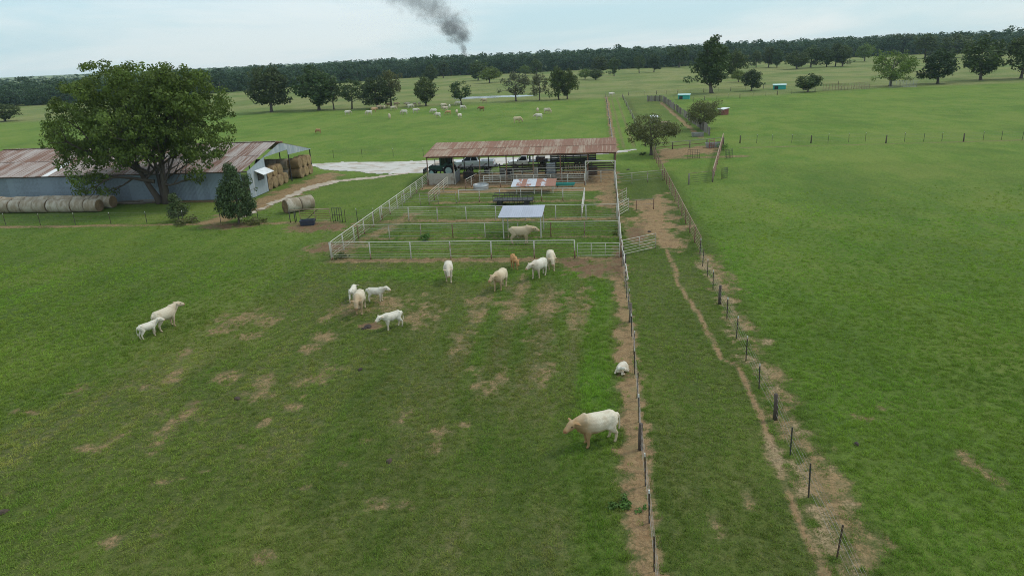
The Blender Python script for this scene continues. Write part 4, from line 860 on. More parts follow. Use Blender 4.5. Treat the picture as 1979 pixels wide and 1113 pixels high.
def bale_meshes(seed, side, end):
    """lying round bale along x, radius .77, length 1.5: wrapped side and two straw ends"""
    rg = np.random.default_rng(seed); n = 22; xs = [-0.75, -0.72, -0.6, -0.2, 0.2, 0.6, 0.72, 0.75]; fr = [0.90, 0.97, 1.0, 1.0, 1.0, 1.0, 0.97, 0.90]
    V, F = [], []
    for i, (x, f) in enumerate(zip(xs, fr)):
        for j in range(n):
            a = 2 * math.pi * j / n; r = 0.76 * f * (1 + 0.018 * rg.normal()); z = r * math.sin(a)
            if z < -0.62: z = -0.62 - (abs(z) - 0.62) * 0.25
            V.append((x, r * math.cos(a), z + 0.66))
    for i in range(len(xs) - 1):
        for j in range(n): F.append((i * n + j, i * n + (j + 1) % n, (i + 1) * n + (j + 1) % n, (i + 1) * n + j))
    s = MB().add(V, F).mesh('wrap', side, True)
    e = MB()
    for sgn, i0 in ((-1, 0), (1, (len(xs) - 1) * n)):
        rings = [V[i0 + j] for j in range(n)]; P = list(rings)
        for k, (f, d) in enumerate(((0.7, 0.02), (0.4, 0.0), (0.12, -0.03))):
            P += [(p[0] + sgn * (d + 0.012 * rg.normal()), p[1] * f, 0.66 + (p[2] - 0.66) * f) for p in rings]
        FF = [(k * n + j, k * n + (j + 1) % n, (k + 1) * n + (j + 1) % n, (k + 1) * n + j) for k in range(3) for j in range(n)] + [tuple(3 * n + j for j in range(n))]
        e.add(P, FF)
    return s, e.mesh('straw_end', end, True)
BALES = [bale_meshes(i, M['hay_side'], M['hay_end']) for i in range(3)]; GOLD = [bale_meshes(10 + i, M['hay_gold_shaded'], M['hay_end_gold']) for i in range(3)]
def bale(kind, i, label, loc, rz, group, s=1.0):
    t = thing('hay_bale', label, 'hay bale', loc, rz, group, (s, s, s)); a, b = kind[i % 3]
    put('wrap', a, t); put('straw_end', b, t); return t
ORD = ['first', 'second', 'third', 'fourth', 'fifth', 'sixth', 'seventh', 'eighth', 'ninth', 'tenth', 'eleventh', 'twelfth', 'thirteenth', 'fourteenth', 'fifteenth', 'sixteenth', 'seventeenth', 'eighteenth', 'nineteenth', 'twentieth', 'twenty-first', 'twenty-second', 'twenty-third', 'twenty-fourth', 'twenty-fifth', 'twenty-sixth', 'twenty-seventh', 'twenty-eighth', 'twenty-ninth', 'thirtieth', 'thirty-first', 'thirty-second', 'thirty-third', 'thirty-fourth', 'thirty-fifth', 'thirty-sixth']
for i in range(9):
    bale(BALES, i, 'weathered round bale, %s from the right in the front row along the barn' % ORD[i], (-60.4 - i * 1.72 + rs.uniform(-.05, .05), 74.3 + rs.uniform(-.08, .08) + i * 0.04, 0), rs.uniform(-.05, .05) + (math.pi if i % 2 else 0), 'round bales in two rows along the barn wall', rs.uniform(1.04, 1.12))
for i in range(10):
    bale(BALES, i + 1, 'weathered round bale, %s from the right in the back row against the barn' % ORD[i], (-60.1 - i * 1.7 + rs.uniform(-.05, .05), 76.4 + rs.uniform(-.08, .08) + i * 0.04, 0), rs.uniform(-.05, .05) + (math.pi if i % 2 else 0), 'round bales in two rows along the barn wall', rs.uniform(1.04, 1.12))
bale(BALES, 0, 'nearer of two pale round bales lying end to end by the gate', (-34.35, 72.2, 0), R(52), 'two round bales by the gate', 1.1)
bale(BALES, 2, 'farther of two pale round bales lying end to end by the gate', (-33.3, 73.55, 0), R(52), 'two round bales by the gate', 1.08)
for k in range(2):
    for i in range(4):
        if k == 1 and i == 3: continue
        bale(GOLD, i + k, 'golden round bale, %s from the front in the %s of the first barn stack' % (ORD[i], ('bottom layer', 'top layer')[k]), (-44.2 - 0.25 * k, 86.0 + i * 1.62 + k * 0.75, k * 1.34), rs.uniform(-.04, .04), 'golden bales stacked inside the open barn end', 1.05)
for k in range(2):
    for i in range(3):
        bale(GOLD, i + k + 1, 'golden round bale, %s from the front in the %s of the rear barn stack' % (ORD[i], ('bottom layer', 'top layer')[k]), (-43.6 - 0.1 * k, 95.0 + i * 1.62, k * 1.36), rs.uniform(-.04, .04), 'golden bales stacked inside the open barn end', 1.05)
    for i in range(3):
        bale(BALES, i + k, 'grey brown round bale, %s inward in the %s behind the rear barn stack' % (ORD[i], ('bottom layer', 'top layer')[k]), (-45.3 - 1.65 * i, 94.6, k * 1.36), rs.uniform(-.04, .04), 'golden bales stacked inside the open barn end', 1.05)
# timber heap along the wall
tp = thing('timber_pile', 'low pile of old grey planks beside the big tree trunk', 'planks', (-57.5, 78.6, 0))
for i in range(11):
    x = rs.uniform(-2.5, 2.2); l_ = rs.uniform(2.0, 4.2)
    pl = MB().box((0, 0, 0), (l_, 0.22, 0.06)).build('plank', M['grey_wood'], tp); pl.location = (x, rs.uniform(-.5, .3), 0.05 + 0.065 * (i // 2)); pl.rotation_euler = (0, 0, rs.uniform(-.13, .13))

# ---------------------------------------------------------------- fences
_cache = {}
def rod(mat, r, n=6):
    k = (mat, r, n)
    if k not in _cache: _cache[k] = MB().tube((0, 0, 0), (1, 0, 0), r, n=n).mesh('rail', M[mat], True)
    return _cache[k]
def pole(mat, r, n=8):
    k = ('p', mat, r, n)
    if k not in _cache: _cache[k] = MB().tube((0, 0, 0), (0, 0, 1), r, r * 0.97, n=n).mesh('post', M[mat], True)
    return _cache[k]
def add_rod(t, name, a, b, mat, r):
    a, b = Vector(a), Vector(b); d = b - a
    o = put(name, rod(mat, r), t, a); o.rotation_euler = (0, -math.atan2(d.z, math.hypot(d.x, d.y)), math.atan2(d.y, d.x)); o.scale = (d.length, 1, 1); return o
def add_post(t, x, y, h, mat, r, lean=(0, 0)):
    o = put('post', pole(mat, r), t, (x, y, -0.12)); o.scale = (1, 1, h + 0.12); o.rotation_euler = (lean[0], lean[1], 0)
    if mat == 'white_pipe' and (x * 7.3 + y * 3.1) % 1 < 0.55:
        f = put('rusty_foot', pole('rust_pipe', r * 1.06), t, (x, y, -0.1)); f.scale = (1, 1, 0.25 + h * 0.35 * ((x * 3.7 + y * 5.9) % 1)); f.rotation_euler = o.rotation_euler
    return o
def pipe_fence(label, p0, p1, posts, h=1.5, rails=(0.22, 0.43, 0.64, 0.85, 1.06, 1.27), pm='white_pipe', rm='cream_pipe', tm=None, pr=0.048, rr=0.016, tr=0.036, name='pipe_fence', cat='fence', group='pipe fences of the cattle pens', odd=None, seed=1):
    t = thing(name, label, cat, (p0[0], p0[1], 0), 0, group); q = random.Random(seed)
    d = Vector((p1[0] - p0[0], p1[1] - p0[1], 0)); L_ = d.length; u = d / L_
    n = posts if isinstance(posts, int) else None
    ss = [L_ * i / (n - 1) for i in range(n)] if n else [s for s in posts]
    for i, s in enumerate(ss):
        m_ = pm if not odd or i % odd[0] else odd[1]
        add_post(t, u.x * s, u.y * s, h + q.uniform(-0.03, 0.02), m_, pr, (q.uniform(-.02, .02), q.uniform(-.02, .02)))
    add_rod(t, 'top_rail', (0, 0, h), (d.x, d.y, h + q.uniform(-.02, .02)), tm or pm, tr)
    for z in rails:
        k = max(1, int(L_ / 8)); 
        for j in range(k):
            a, b = j / k, (j + 1) / k; dz = q.uniform(-0.02, 0.02)
            add_rod(t, 'rail', (d.x * a, d.y * a, z + dz), (d.x * b, d.y * b, z + q.uniform(-.02, .02)), rm if q.random() < 0.8 else 'rust_pipe', rr)
    return t
def gate(label, p0, p1, h0=0.25, h1=1.35, nr=5, mat='white_pipe', rails_m='cream_pipe', stiles=3, r=0.028, name='pipe_gate', group='gates of the cattle pens'):
    t = thing(name, label, 'gate', (p0[0], p0[1], 0), 0, group); d = (p1[0] - p0[0], p1[1] - p0[1])
    for i in range(nr):
        z = h0 + (h1 - h0) * i / (nr - 1); add_rod(t, 'rail', (0, 0, z), (d[0], d[1], z), mat if i in (0, nr - 1) else rails_m, r if i in (0, nr - 1) else r * 0.75)
    for i in range(stiles):
        f = i / (stiles - 1); o = put('stile', pole(mat, r), t, (d[0] * f, d[1] * f, h0 if 0 < i < stiles - 1 else 0.02)); o.scale = (1, 1, h1 - (h0 if 0 < i < stiles - 1 else 0.02))
    return t
W0, E0 = -22.55, 1.75
pipe_fence('long white pipe fence along the front of the cattle pens', (W0, 53.35), (-1.95, 53.3), [0, 3.45, 6.95, 10.35, 13.75, 17.3, 20.6], pr=0.055, seed=2)
gate('closed white pipe gate at the right end of the front pen fence', (-1.75, 53.3), (1.6, 53.3), 0.2, 1.22, 5, stiles=4)
pipe_fence('white pipe fence along the left side of the pens', (W0, 53.5), (-22.25, 87.0), 13, pr=0.055, seed=3)
pipe_fence('pipe fence with leaning posts between the first and second pen', (W0 + .1, 60.0), (E0 - .05, 60.1), 9, h=1.35, rails=(0.25, 0.5, 0.72, 0.95, 1.15), pm='cream_pipe', rm='wire', tm='cream_pipe', odd=(3, 'rust_pipe'), tr=0.034, seed=4)
pipe_fence('white pipe fence between the second and third pen', (W0 + .1, 66.95), (E0, 66.6), 9, h=1.45, pr=0.055, seed=5)
pipe_fence('short pipe fence across the middle of the rear pen', (-15.9, 75.8), (-1.65, 75.7), 7, h=1.4, seed=6)
pipe_fence('pipe fence closing the right end of the rear pen', (-1.6, 75.6), (-1.7, 67.1), 4, h=1.4, rails=(0.3, 0.55, 0.8, 1.05), rm='white_pipe', rr=0.024, seed=7)
pipe_fence('pipe fence running back to the pale feed wall', (-19.1, 74.6), (-19.1, 84.9), 5, h=1.4, rails=(0.3, 0.6, 0.9, 1.15), rm='cream_pipe', rr=0.026, pm='cream_pipe', seed=8)
pipe_fence('faint rail fence between the left fence and the rear pen', (-22.2, 74.4), (-16.1, 75.2), 4, h=1.35, rails=(0.4, 0.7, 1.0), pm='cream_pipe', rm='wire', tm='wire', pr=0.04, tr=0.024, seed=9)
pipe_fence('short steep pipe fence left of the round water tank', (-16.4, 82.6), (-15.7, 87.0), 3, h=1.35, rails=(0.4, 0.75, 1.05), rm='cream_pipe', rr=0.03, odd=(2, 'rust_pipe'), seed=10)
pipe_fence('long white rail fence just in front of the shed', (-14.4, 84.5), (-1.75, 84.5), 7, h=1.45, rails=(0.35, 0.65, 0.95, 1.2), rm='white_pipe', rr=0.024, seed=11)
pipe_fence('inner rail fence under the shed roof', (-14.2, 87.9), (-1.6, 87.9), 5, h=1.7, rails=(0.5, 0.9, 1.3), rm='cream_pipe', rr=0.024, seed=12)
gate('tall white pipe gate beside the second shed post', (-15.3, 86.6), (-11.9, 86.6), 0.3, 1.75, 6, rails_m='white_pipe', r=0.034)
gate('plain pipe gate in the middle shed bay', (-11.2, 86.8), (-8.4, 87.3), 0.2, 1.55, 5, rails_m='cream_pipe')
pipe_fence('white pipe fence along the right side of the pens', (E0, 53.5), (2.0, 84.4), 13, h=1.55, pm='white_pipe', pr=0.07, rm='cream_pipe', odd=(4, 'rust_pipe'), seed=13)
# tall gate frame
gf = thing('gate_frame', 'tall white square pipe frame at the right end of the shed', 'gate frame', (-1.65, 84.6, 0))
for x in (0, 3.6):
    o = put('post', pole('white_pipe', 0.075), gf, (x, 0, -0.1)); o.scale = (1, 1, 3.05)
add_rod(gf, 'header', (-0.05, 0, 2.92), (3.65, 0, 2.92), 'white_pipe', 0.07)
add_rod(gf, 'brace', (0.05, 0, 2.45), (0.5, 0, 2.88), 'white_pipe', 0.04); add_rod(gf, 'brace', (3.55, 0, 2.45), (3.1, 0, 2.88), 'white_pipe', 0.04)
pipe_fence('board-backed rail fence behind the tall white gate frame', (-1.4, 86.6), (1.9, 86.4), 3, h=1.45, rails=(0.4, 0.8, 1.15), rm='cream_pipe', seed=14)
# stubby crossing pipes at the right fence
for (yy, nm) in ((67.0, 'lower'), (72.5, 'upper')):
    gate('small slanting pipe gate at the right pen fence, the %s one' % nm, (1.95, yy), (3.0, yy + 2.6), 0.3, 1.4, 5, mat='cream_pipe', rails_m='cream_pipe', r=0.03)
pipe_fence('rail fence from the right pen fence across the back of the alley', (2.1, 84.3), (7.9, 86.6), 4, h=1.3, rails=(0.4, 0.7, 1.0), pm='cream_pipe', rm='wire', tm='cream_pipe', tr=0.028, pr=0.045, seed=15)
pipe_fence('low thin rail fence across the bare alley yard', (2.0, 69.8), (5.6, 70.6), 3, h=1.1, rails=(0.6,), pm='rust_pipe', rm='wire', tm='wire', tr=0.022, pr=0.045, seed=16)
gate('open pipe gate swung into the bare alley yard', (1.85, 53.7), (4.65, 55.8), 0.15, 1.32, 6, mat='cream_pipe', rails_m='cream_pipe', r=0.027)
wg = thing('wing_rail', 'pipe rail slanting to the ground beyond the pen corner', 'rail', (1.78, 53.2, 0))
add_rod(wg, 'rail', (0, 0, 1.5), (0.28, -6.2, 0.25), 'white_pipe', 0.045); add_rod(wg, 'rail', (0, 0, 1.0), (0.22, -4.8, 0.2), 'cream_pipe', 0.03)
for f in (0.3, 0.62): add_post(wg, 0.28 * f, -6.2 * f, 1.45, 'steel_dark', 0.045)
# rusty fence of the alley and the small pen beyond
pipe_fence('rusty brown pipe fence along the right side of the alley', (8.05, 54.3), (8.2, 107.0), 17, h=1.45, rails=(0.25, 0.5, 0.75, 1.0, 1.22), pm='rust_pipe', rm='rust_pipe', tm='tan_pipe', rr=0.02, group='rusty pipe fences', seed=17)
pipe_fence('rusty pipe fence on the right side of the small pen', (13.69, 84.93), (20.61, 119.5), 9, h=1.6, rails=(0.3, 0.6, 0.9, 1.2, 1.4), pm='rust_pipe', rm='rust_pipe', tm='tan_pipe', rr=0.04, tr=0.06, pr=0.08, group='rusty pipe fences', seed=18)
pipe_fence('dark rail panel across the front of the small pen', (10.7, 83.58), (13.69, 84.93), 2, h=1.35, rails=(0.25, 0.5, 0.75, 1.0), pm='grey_wood', rm='steel_dark', tm='cream_pipe', tr=0.025, pr=0.09, group='rusty pipe fences', seed=19)
pipe_fence('low plank fence at the back of the small pen', (8.92, 112.54), (20.38, 117.59), 5, h=1.15, rails=(0.55,), pm='grey_wood', rm='grey_wood', tm='grey_wood', tr=0.05, rr=0.05, pr=0.09, group='rusty pipe fences', seed=20)
for k, (p, q_, lb) in enumerate([((12.91, 103.18), (14.64, 103.39), 'dark freestanding wire panel in the middle of the small pen'), ((18.07, 102.32), (19.22, 103.11), 'dark wire panel leaning outside the rusty pen fence, the farther one'), ((14.98, 86.52), (15.77, 87.13), 'dark wire panel standing outside the rusty pen fence, the nearer one')]):
    gate(lb, p, q_, 0.1, 1.35, 6, mat='steel_dark', rails_m='steel_dark', stiles=6, r=0.022, name='wire_hurdle', group='loose wire panels')
# T-post wire fences
TP = MB().box((0, 0, 0.7), (0.034, 0.034, 1.4)).box((0, 0.022, 0.7), (0.055, 0.010, 1.4)).mesh('post', M['tpost'])
TIP = MB().box((0, 0, 0), (0.05, 0.05, 0.13)).mesh('tip', M['tpost_tip'])
WP = MB().chain([(0, 0, -0.1), (0.01, 0.01, 0.6), (-0.01, 0.0, 1.25)], [0.105, 0.095, 0.085], 9).mesh('wooden_post', M['wood_post'], True)
def wire_fence(label, pts, wires=(0.3, 0.55, 0.8, 1.05, 1.25), tipped=True, group='T-post wire fences', scale=1.0, wr=0.006, seed=1):
    """pts: (x, y, kind) kind 't' steel T-post, 'w' wooden post"""
    t = thing('wire_fence', label, 'fence', (pts[0][0], pts[0][1], 0), 0, group); q = random.Random(seed); x0, y0 = pts[0][:2]
    for (x, y, k) in pts:
        if k == 'w':
            put('wooden_post', WP, t, (x - x0, y - y0, 0), (q.uniform(-.04, .04), q.uniform(-.04, .04), q.uniform(0, 6)), (1, 1, scale))
        else:
            o = put('post', TP, t, (x - x0, y - y0, -0.02), (q.uniform(-.035, .035), q.uniform(-.035, .035), q.uniform(-.3, .3)), (1, 1, scale * q.uniform(0.95, 1.04)))
            if tipped and q.random() < 0.7: put('tip', TIP, o, (0, 0, 1.36))
    for z in wires:
        mb = MB(); mb.chain([(x - x0, y - y0, z * scale + q.uniform(-.015, .015)) for (x, y, k) in pts], [wr] * len(pts), 3); mb.build('wire', M['wire'], t)
    return t
ALL = [(1.74, 12.5), (1.75, 18.18), (1.75, 20.57), (1.75, 22.77), (1.71, 25.31), (1.77, 27.56), (1.8, 29.85), (1.82, 32.43), (1.89, 34.85), (1.88, 37.31), (1.89, 39.56), (1.85, 41.79), (1.84, 43.93), (1.8, 45.96), (1.75, 51.0)]
wire_fence('T-post wire fence along the left side of the grassy alley', [(1.74 if False else x, y, 'w' if i in (4, 10) else 't') for i, (x, y) in enumerate(ALL)], seed=31)
ARR = [(7.66, 13.0), (7.66, 16.2), (7.67, 19.21), (7.67, 22.42), (7.7, 25.16), (7.79, 28.06), (7.7, 30.92), (7.72, 34.15), (7.76, 37.11), (7.76, 40.14), (7.75, 42.76), (7.74, 45.49), (7.77, 48.32), (7.79, 50.82), (8.0, 53.8)]
wire_fence('T-post wire fence along the right side of the grassy alley', [(x, y, 'w' if i in (5, 10) else 't') for i, (x, y) in enumerate(ARR)], seed=32)
wire_fence('thin wire fence crossing the grass in front of the barn', [(-92 + 4.3 * i, 67.6 - 0.012 * i, 't') for i in range(15)], seed=33)
wire_fence('wire fence crossing the right pasture behind the small pen', [(x, y, 'w' if i % 4 == 0 else 't') for i, (x, y) in enumerate([(23.27, 118.92), (25.82, 118.36), (28.16, 117.85), (31.25, 117.82), (33.89, 116.59), (36.53, 116.65), (39.67, 116.6), (42.21, 116.67), (44.44, 114.29), (47.63, 115.45), (50.2, 114.87), (52.85, 114.9), (55.43, 113.7), (58.49, 114.25), (61.08, 114.28), (63.38, 113.13), (69.68, 113.52)])], seed=34)
wire_fence('wire fence behind the white gravel road', [(x, y, 't') for x, y in [(-49.68, 114.28), (-45.42, 114.15), (-40.43, 114.47), (-34.81, 114.09), (-29.47, 113.74), (-24.24, 115.18), (-17.28, 116.33)]], seed=35)
wire_fence('left wire fence of the far grassy lane', [(2.35, 112 + 7.2 * i, 'w' if i % 3 == 0 else 't') for i in range(20)], seed=36, wr=0.02)
wire_fence('right wire fence of the far grassy lane', [(7.75, 118 + 6.0 * i, 'w' if i % 2 == 0 else 't') for i in range(21)], seed=37, wr=0.02)
wire_fence('far wire fence along the near edge of the hay meadow on the right', [(x, y, 'w' if i % 3 == 0 else 't') for i, (x, y) in enumerate([(19.1, 208.03), (22.85, 210.23), (27.5, 212.04), (30.67, 212.54), (34.56, 214.8), (38.24, 217.24), (41.75, 217.6), (45.93, 219.87), (50.18, 222.17), (54.1, 224.74), (58.89, 226.89), (62.95, 229.55), (66.9, 231.04), (71.15, 232.38), (75.78, 234.88), (80.5, 237.42), (85.92, 239.57)])], seed=38, wr=0.014)
wire_fence('farther wire fence passing under the tallest meadow tree', [(x, y, 'w' if i % 2 == 0 else 't') for i, (x, y) in enumerate([(10.21, 247.44), (15.46, 247.15), (19.68, 247.46), (22.82, 245.61), (26.94, 248.74), (31.3, 248.94), (35.65, 249.14), (40.88, 251.73), (45.09, 252.03), (49.89, 251.92), (56.9, 256.59), (61.94, 259.6), (69.3, 261.05), (76.68, 262.5), (84.08, 263.95)])], seed=39, wr=0.014)
# weathered vertical board fence
bf = thing('board_fence', 'weathered grey vertical board fence running beside the feathery tree', 'fence', (18.95, 216, 0)); q = random.Random(3)
bm_ = MB().box((0, 0, 0.85), (0.06, 0.26, 1.7)).mesh('board', M['grey_wood'])
for i in range(62):
    f = i / 61; put('board', bm_, bf, (1.1 * f + q.uniform(-.05, .05), -86 * f, 0), (q.uniform(-.03, .03), 0, q.uniform(-.3, .3)), (1, 3.2, q.uniform(0.85, 1.1)))
for z in (0.5, 1.2): add_rod(bf, 'rail', (0.08, 0, z), (1.18, -86, z), 'grey_wood', 0.05)
bs = thing('board_fence', 'short weathered board fence turning the corner at the far end', 'fence', (14.6, 217, 0))
for i in range(11): put('board', bm_, bs, (i * 0.4, q.uniform(-.05, .05), 0), (0, 0, math.pi / 2), (1, 1.3, q.uniform(0.85, 1.1)))
for z in (0.5, 1.2): add_rod(bs, 'rail', (-0.1, 0.06, z), (4.2, 0.06, z), 'grey_wood', 0.05)
# gates and posts by the two bales
gate('rusty tan pipe gate in front of the two pale bales', (-31.1, 66.9), (-27.75, 66.8), 0.25, 1.4, 6, mat='tan_pipe', rails_m='rust_pipe', stiles=3, r=0.035)
gate('narrow dark green panel beside the tan pipe gate', (-27.55, 66.9), (-26.5, 66.8), 0.1, 1.5, 3, mat='steel_dark', rails_m='steel_dark', stiles=5, r=0.035)
wire_fence('thin fence joining the dark green panel to the pens', [(-26.2, 66.8, 't'), (-24.9, 66.9, 't'), (-23.2, 66.95, 't')], seed=40)
pt = thing('brace_posts', 'pair of dark posts with a slanting brace by the black trough', 'posts', (-32.3, 67.0, 0))
for x in (0, 0.55): add_post(pt, x, 0, 1.2, 'steel_dark', 0.05)
add_rod(pt, 'rail', (0.2, 0.05, 1.35), (4.4, 0.05, 1.42), 'tan_pipe', 0.04); add_rod(pt, 'brace', (1.6, -0.05, 0.15), (3.2, -0.05, 1.38), 'steel_dark', 0.035)
# far panel pens on the right meadow
for lb, a, b, m_ in (('tan panel pen at the pasture edge near the feathery tree', (78.45, 235.93), (85.09, 237.19), 'tan_pipe'), ('greenish mesh panel beside the feathery tree', (91.5, 238.63), (99.25, 237.59), 'galv'), ('far pipe panel line left of the tan panel pen', (70.53, 235.52), (78.2, 236.1), 'rust_pipe')):
    gate(lb, a, b, 0.1, 2.0, 7, mat=m_, rails_m=m_, stiles=9, r=0.045, name='panel_pen', group='far panel pens')

# ---------------------------------------------------------------- yard things
def tank(label, x, y, r, h, mat, sx=1.0):
    t = thing('water_tank', label, 'tank', (x, y, 0), 0, None, (sx, 1, 1)); n = 28; V, F = [], []
    prof = [(r, 0), (r, h * .3), (r * 1.015, h * .33), (r, h * .36), (r, h * .66), (r * 1.015, h * .69), (r, h * .72), (r * 1.02, h), (r * 0.97, h), (r * 0.96, h * .75)]
    for (rr, z) in prof: V += [(rr * math.cos(2 * math.pi * j / n), rr * math.sin(2 * math.pi * j / n), z) for j in range(n)]
    for i in range(len(prof) - 1): F += [(i * n + j, i * n + (j + 1) % n, (i + 1) * n + (j + 1) % n, (i + 1) * n + j) for j in range(n)]
    MB().add(V, F).build('shell', M[mat], t, True)
    MB().add([(r * .96 * math.cos(2 * math.pi * j / n), r * .96 * math.sin(2 * math.pi * j / n), h * .8) for j in range(n)], [tuple(range(n))]).build('water', M['water'], t)
tank('round galvanized water tank before the shed fence', -14.6, 83.4, 0.95, 0.62, 'galv')
def trough(label, x, y, ln, w, h, mat, rz=0.0, legs=True, z0=0.0):
    t = thing('trough', label, 'trough', (x, y, z0), rz); mb = MB(); o, i_ = (ln / 2, w / 2), (ln / 2 - .05, w / 2 - .05)
    def ring(a, b, z): return [(-a, -b, z), (a, -b, z), (a, b, z), (-a, b, z)]
    b0 = 0.25 if legs else 0.0
    V = ring(o[0] * .9, o[1] * .8, b0) + ring(*o, b0 + h) + ring(*i_, b0 + h) + ring(i_[0] * .9, i_[1] * .8, b0 + .08)
    mb.add(V, [(3, 2, 1, 0)] + [(k * 4 + j, k * 4 + (j + 1) % 4, k * 4 + 4 + (j + 1) % 4, k * 4 + 4 + j) for k in range(3) for j in range(4)] + [(12, 13, 14, 15)]).build('basin', M[mat], t)
    if legs:
        for sx in (-1, 1):
            for sy in (-1, 1): MB().box((sx * ln * .36, sy * w * .3, 0.14), (0.07, 0.07, 0.28)).build('leg', M['rust_pipe'], t)
    return t
trough('long teal feed trough right of the rusty feeder roof', -4.15, 83.4, 2.5, 0.7, 0.3, 'teal')
trough('dark blue plastic tub on the bare soil before the tan gate', -29.9, 65.9, 1.5, 0.85, 0.55, 'blue_plastic', R(10), False)
trough('grey metal tub at the foot of the feathery tree', 17.79, 129.48, 2.2, 1.0, 0.7, 'galv', 0, False)
trough('galvanized trough behind the corner of the small pen', 18.31, 114.88, 2.4, 0.9, 0.75, 'galv', 0, False)
rp = thing('red_panel', 'pinkish red gate panel beside the galvanized trough', 'panel', (*(17.58, 113.81), 0))
for x in (0, 0.35, 0.7): add_post(rp, x, 0, 1.5, 'red_panel', 0.05)
for z in (0.4, 0.8, 1.2): add_rod(rp, 'rail', (0, 0, z), (0.7, 0, z), 'red_panel', 0.04)
hf = thing('hay_feeder', 'low dark steel hay feeder wagon in the rear pen', 'feeder', (-9.4, 74.2, 0))
MB().box((0, 0, 0.55), (4.4, 1.7, 0.12)).build('deck', M['steel_dark'], hf)
for y in (-.8, .8):
    add_rod(hf, 'rail', (-2.2, y, 1.15), (2.2, y, 1.15), 'steel_dark', 0.045)
    for i in range(9): add_post(hf, -2.2 + .55 * i, y, 1.15, 'steel_dark', 0.025)
for x in (-1.5, 1.5):
    for y in (-.75, .75): MB().tube((x, y - .09, .32), (x, y + .09, .32), .32, n=14).build('wheel', M['tyre'], hf)
def hut(label, x, y, w, d, h, rz, wall, roof):
    t = thing('calf_hut', label, 'shelter', (x, y, 0), rz)
    MB().add([(-w / 2, -d / 2, 0), (w / 2, -d / 2, 0), (w / 2, d / 2, 0), (-w / 2, d / 2, 0), (-w / 2, -d / 2, h), (w / 2, -d / 2, h), (w / 2, d / 2, h * 1.15), (-w / 2, d / 2, h * 1.15)],
             [(3, 2, 1, 0), (4, 5, 6, 7), (0, 1, 5, 4), (1, 2, 6, 5), (2, 3, 7, 6), (3, 0, 4, 7)]).build('wall', M[wall], t)
    MB().add([(-w / 2 - .2, -d / 2 - .25, h - .02), (w / 2 + .2, -d / 2 - .25, h - .02), (w / 2 + .2, d / 2 + .2, h * 1.15 + .03), (-w / 2 - .2, d / 2 + .2, h * 1.15 + .03), (-w / 2 - .2, -d / 2 - .25, h + .07), (w / 2 + .2, -d / 2 - .25, h + .07), (w / 2 + .2, d / 2 + .2, h * 1.15 + .12), (-w / 2 - .2, d / 2 + .2, h * 1.15 + .12)],
             [(3, 2, 1, 0), (4, 5, 6, 7), (0, 1, 5, 4), (1, 2, 6, 5), (2, 3, 7, 6), (3, 0, 4, 7)]).build('roof', M[roof], t)
    MB().box((-w * .25, -d / 2 - .012, h * .42), (w * .3, 0.05, h * .7)).build('opening', M['black_paint'], t)  # solid black slab stands in for the dark inside of the hut
hut('turquoise calf hut with pale roof by the lane end', *(25.91, 221.49), 3.4, 2.0, 1.25, R(-12), 'teal', 'teal_pale')
hut('turquoise calf hut with pale roof by the small dark tree', *(60.88, 250.72), 4.0, 2.2, 1.4, R(-12), 'teal', 'teal_pale')
hut('dull red shed with white roof behind the feathery tree', *(28.82, 168.51), 1.6, 1.6, 1.25, R(-55), 'red_shed', 'white_tin')
hut('grey box shelter with white roof behind the gnarled lane tree', *(11.93, 155.07), 1.3, 1.2, 1.3, R(20), 'galv', 'white_tin')
lg = thing('pale_log', 'pale fallen log behind the gnarled lane tree', 'log', (*(13.79, 152.34), 0))
MB().chain([(-1.2, 0, .28), (0, .05, .3), (1.3, -.05, .26)], [.28, .3, .22], 10).build('wood', M['tan_pipe'], lg, True)
# cattle crush and pale block pillar under the shed
cr = thing('cattle_crush', 'grey steel cattle crush under the middle of the shed', 'cattle crush', (-6.3, 90.6, 0))
for i in range(6): MB().box((0, 0, 0.3 + i * 0.3), (1.3, 0.9, 0.1)).build('slat', M['galv'], cr)
for x in (-.65, .65):
    for y in (-.45, .45): MB().tube((x, y, 0), (x, y, 2.1), .05, n=6).build('post', M['steel_dark'], cr)
bp = thing('block_pillar', 'pale square block pillar in the middle of the shed front', 'pillar', (-8.2, 88.8, 0))
for k in range(6): MB().box((0, 0, 0.14 + .28 * k), (0.62, 0.5, 0.265)).build('block', M['concrete'], bp, bevel=0.015)
cw = thing('crowding_pen', 'tan plank crowding pen under the right half of the shed', 'pen', (-4.3, 90.0, 0))
for i in range(9): MB().box((i * 0.32, 0, 0.85), (0.12, 0.06, 1.7)).build('plank', M['tan_pipe'], cw)
for z in (.4, .9, 1.4): add_rod(cw, 'rail', (-.1, .05, z), (2.7, .05, z), 'steel_dark', .03)
# weeds and dark droppings
def weed(x, y, r, h, label, seed, m_='leaf_light'):
    rg_ = np.random.default_rng(seed); C = np.stack([rg_.normal(0, r * .45, 14), rg_.normal(0, r * .45, 14), rg_.uniform(.15, .8, 14) * h], 1)
    V, F, tn = leaf_quads(rg_, C, rg_.uniform(.2, .4, 14) * r, 26, .07 * r + .03, .8); V[:, 2] = np.maximum(V[:, 2], 0.0)
    t = thing('weed_clump', label, 'plant', (x, y, 0)); m = quick_mesh('leaves', V, F, M[m_]); attr(m, 'tint', tn, dom='FACE'); put('leaves', m, t)
    MB().tube((0, 0, -.03), (0, 0, h * .5), .02, n=5).build('stem', M['bark'], t)
weed(*(-15.95, 59.75), .75, .5, 'bright green weed clump inside the front pen', 1, 'leaf_weed')
weed(*(-21.89, 53.91), .7, .35, 'weed clump inside the left front pen corner', 2, 'leaf_oak')
weed(*(0.97, 21.4), .45, .22, 'dark green weed clump on the bare strip near the bottom', 3, 'leaf_weed')
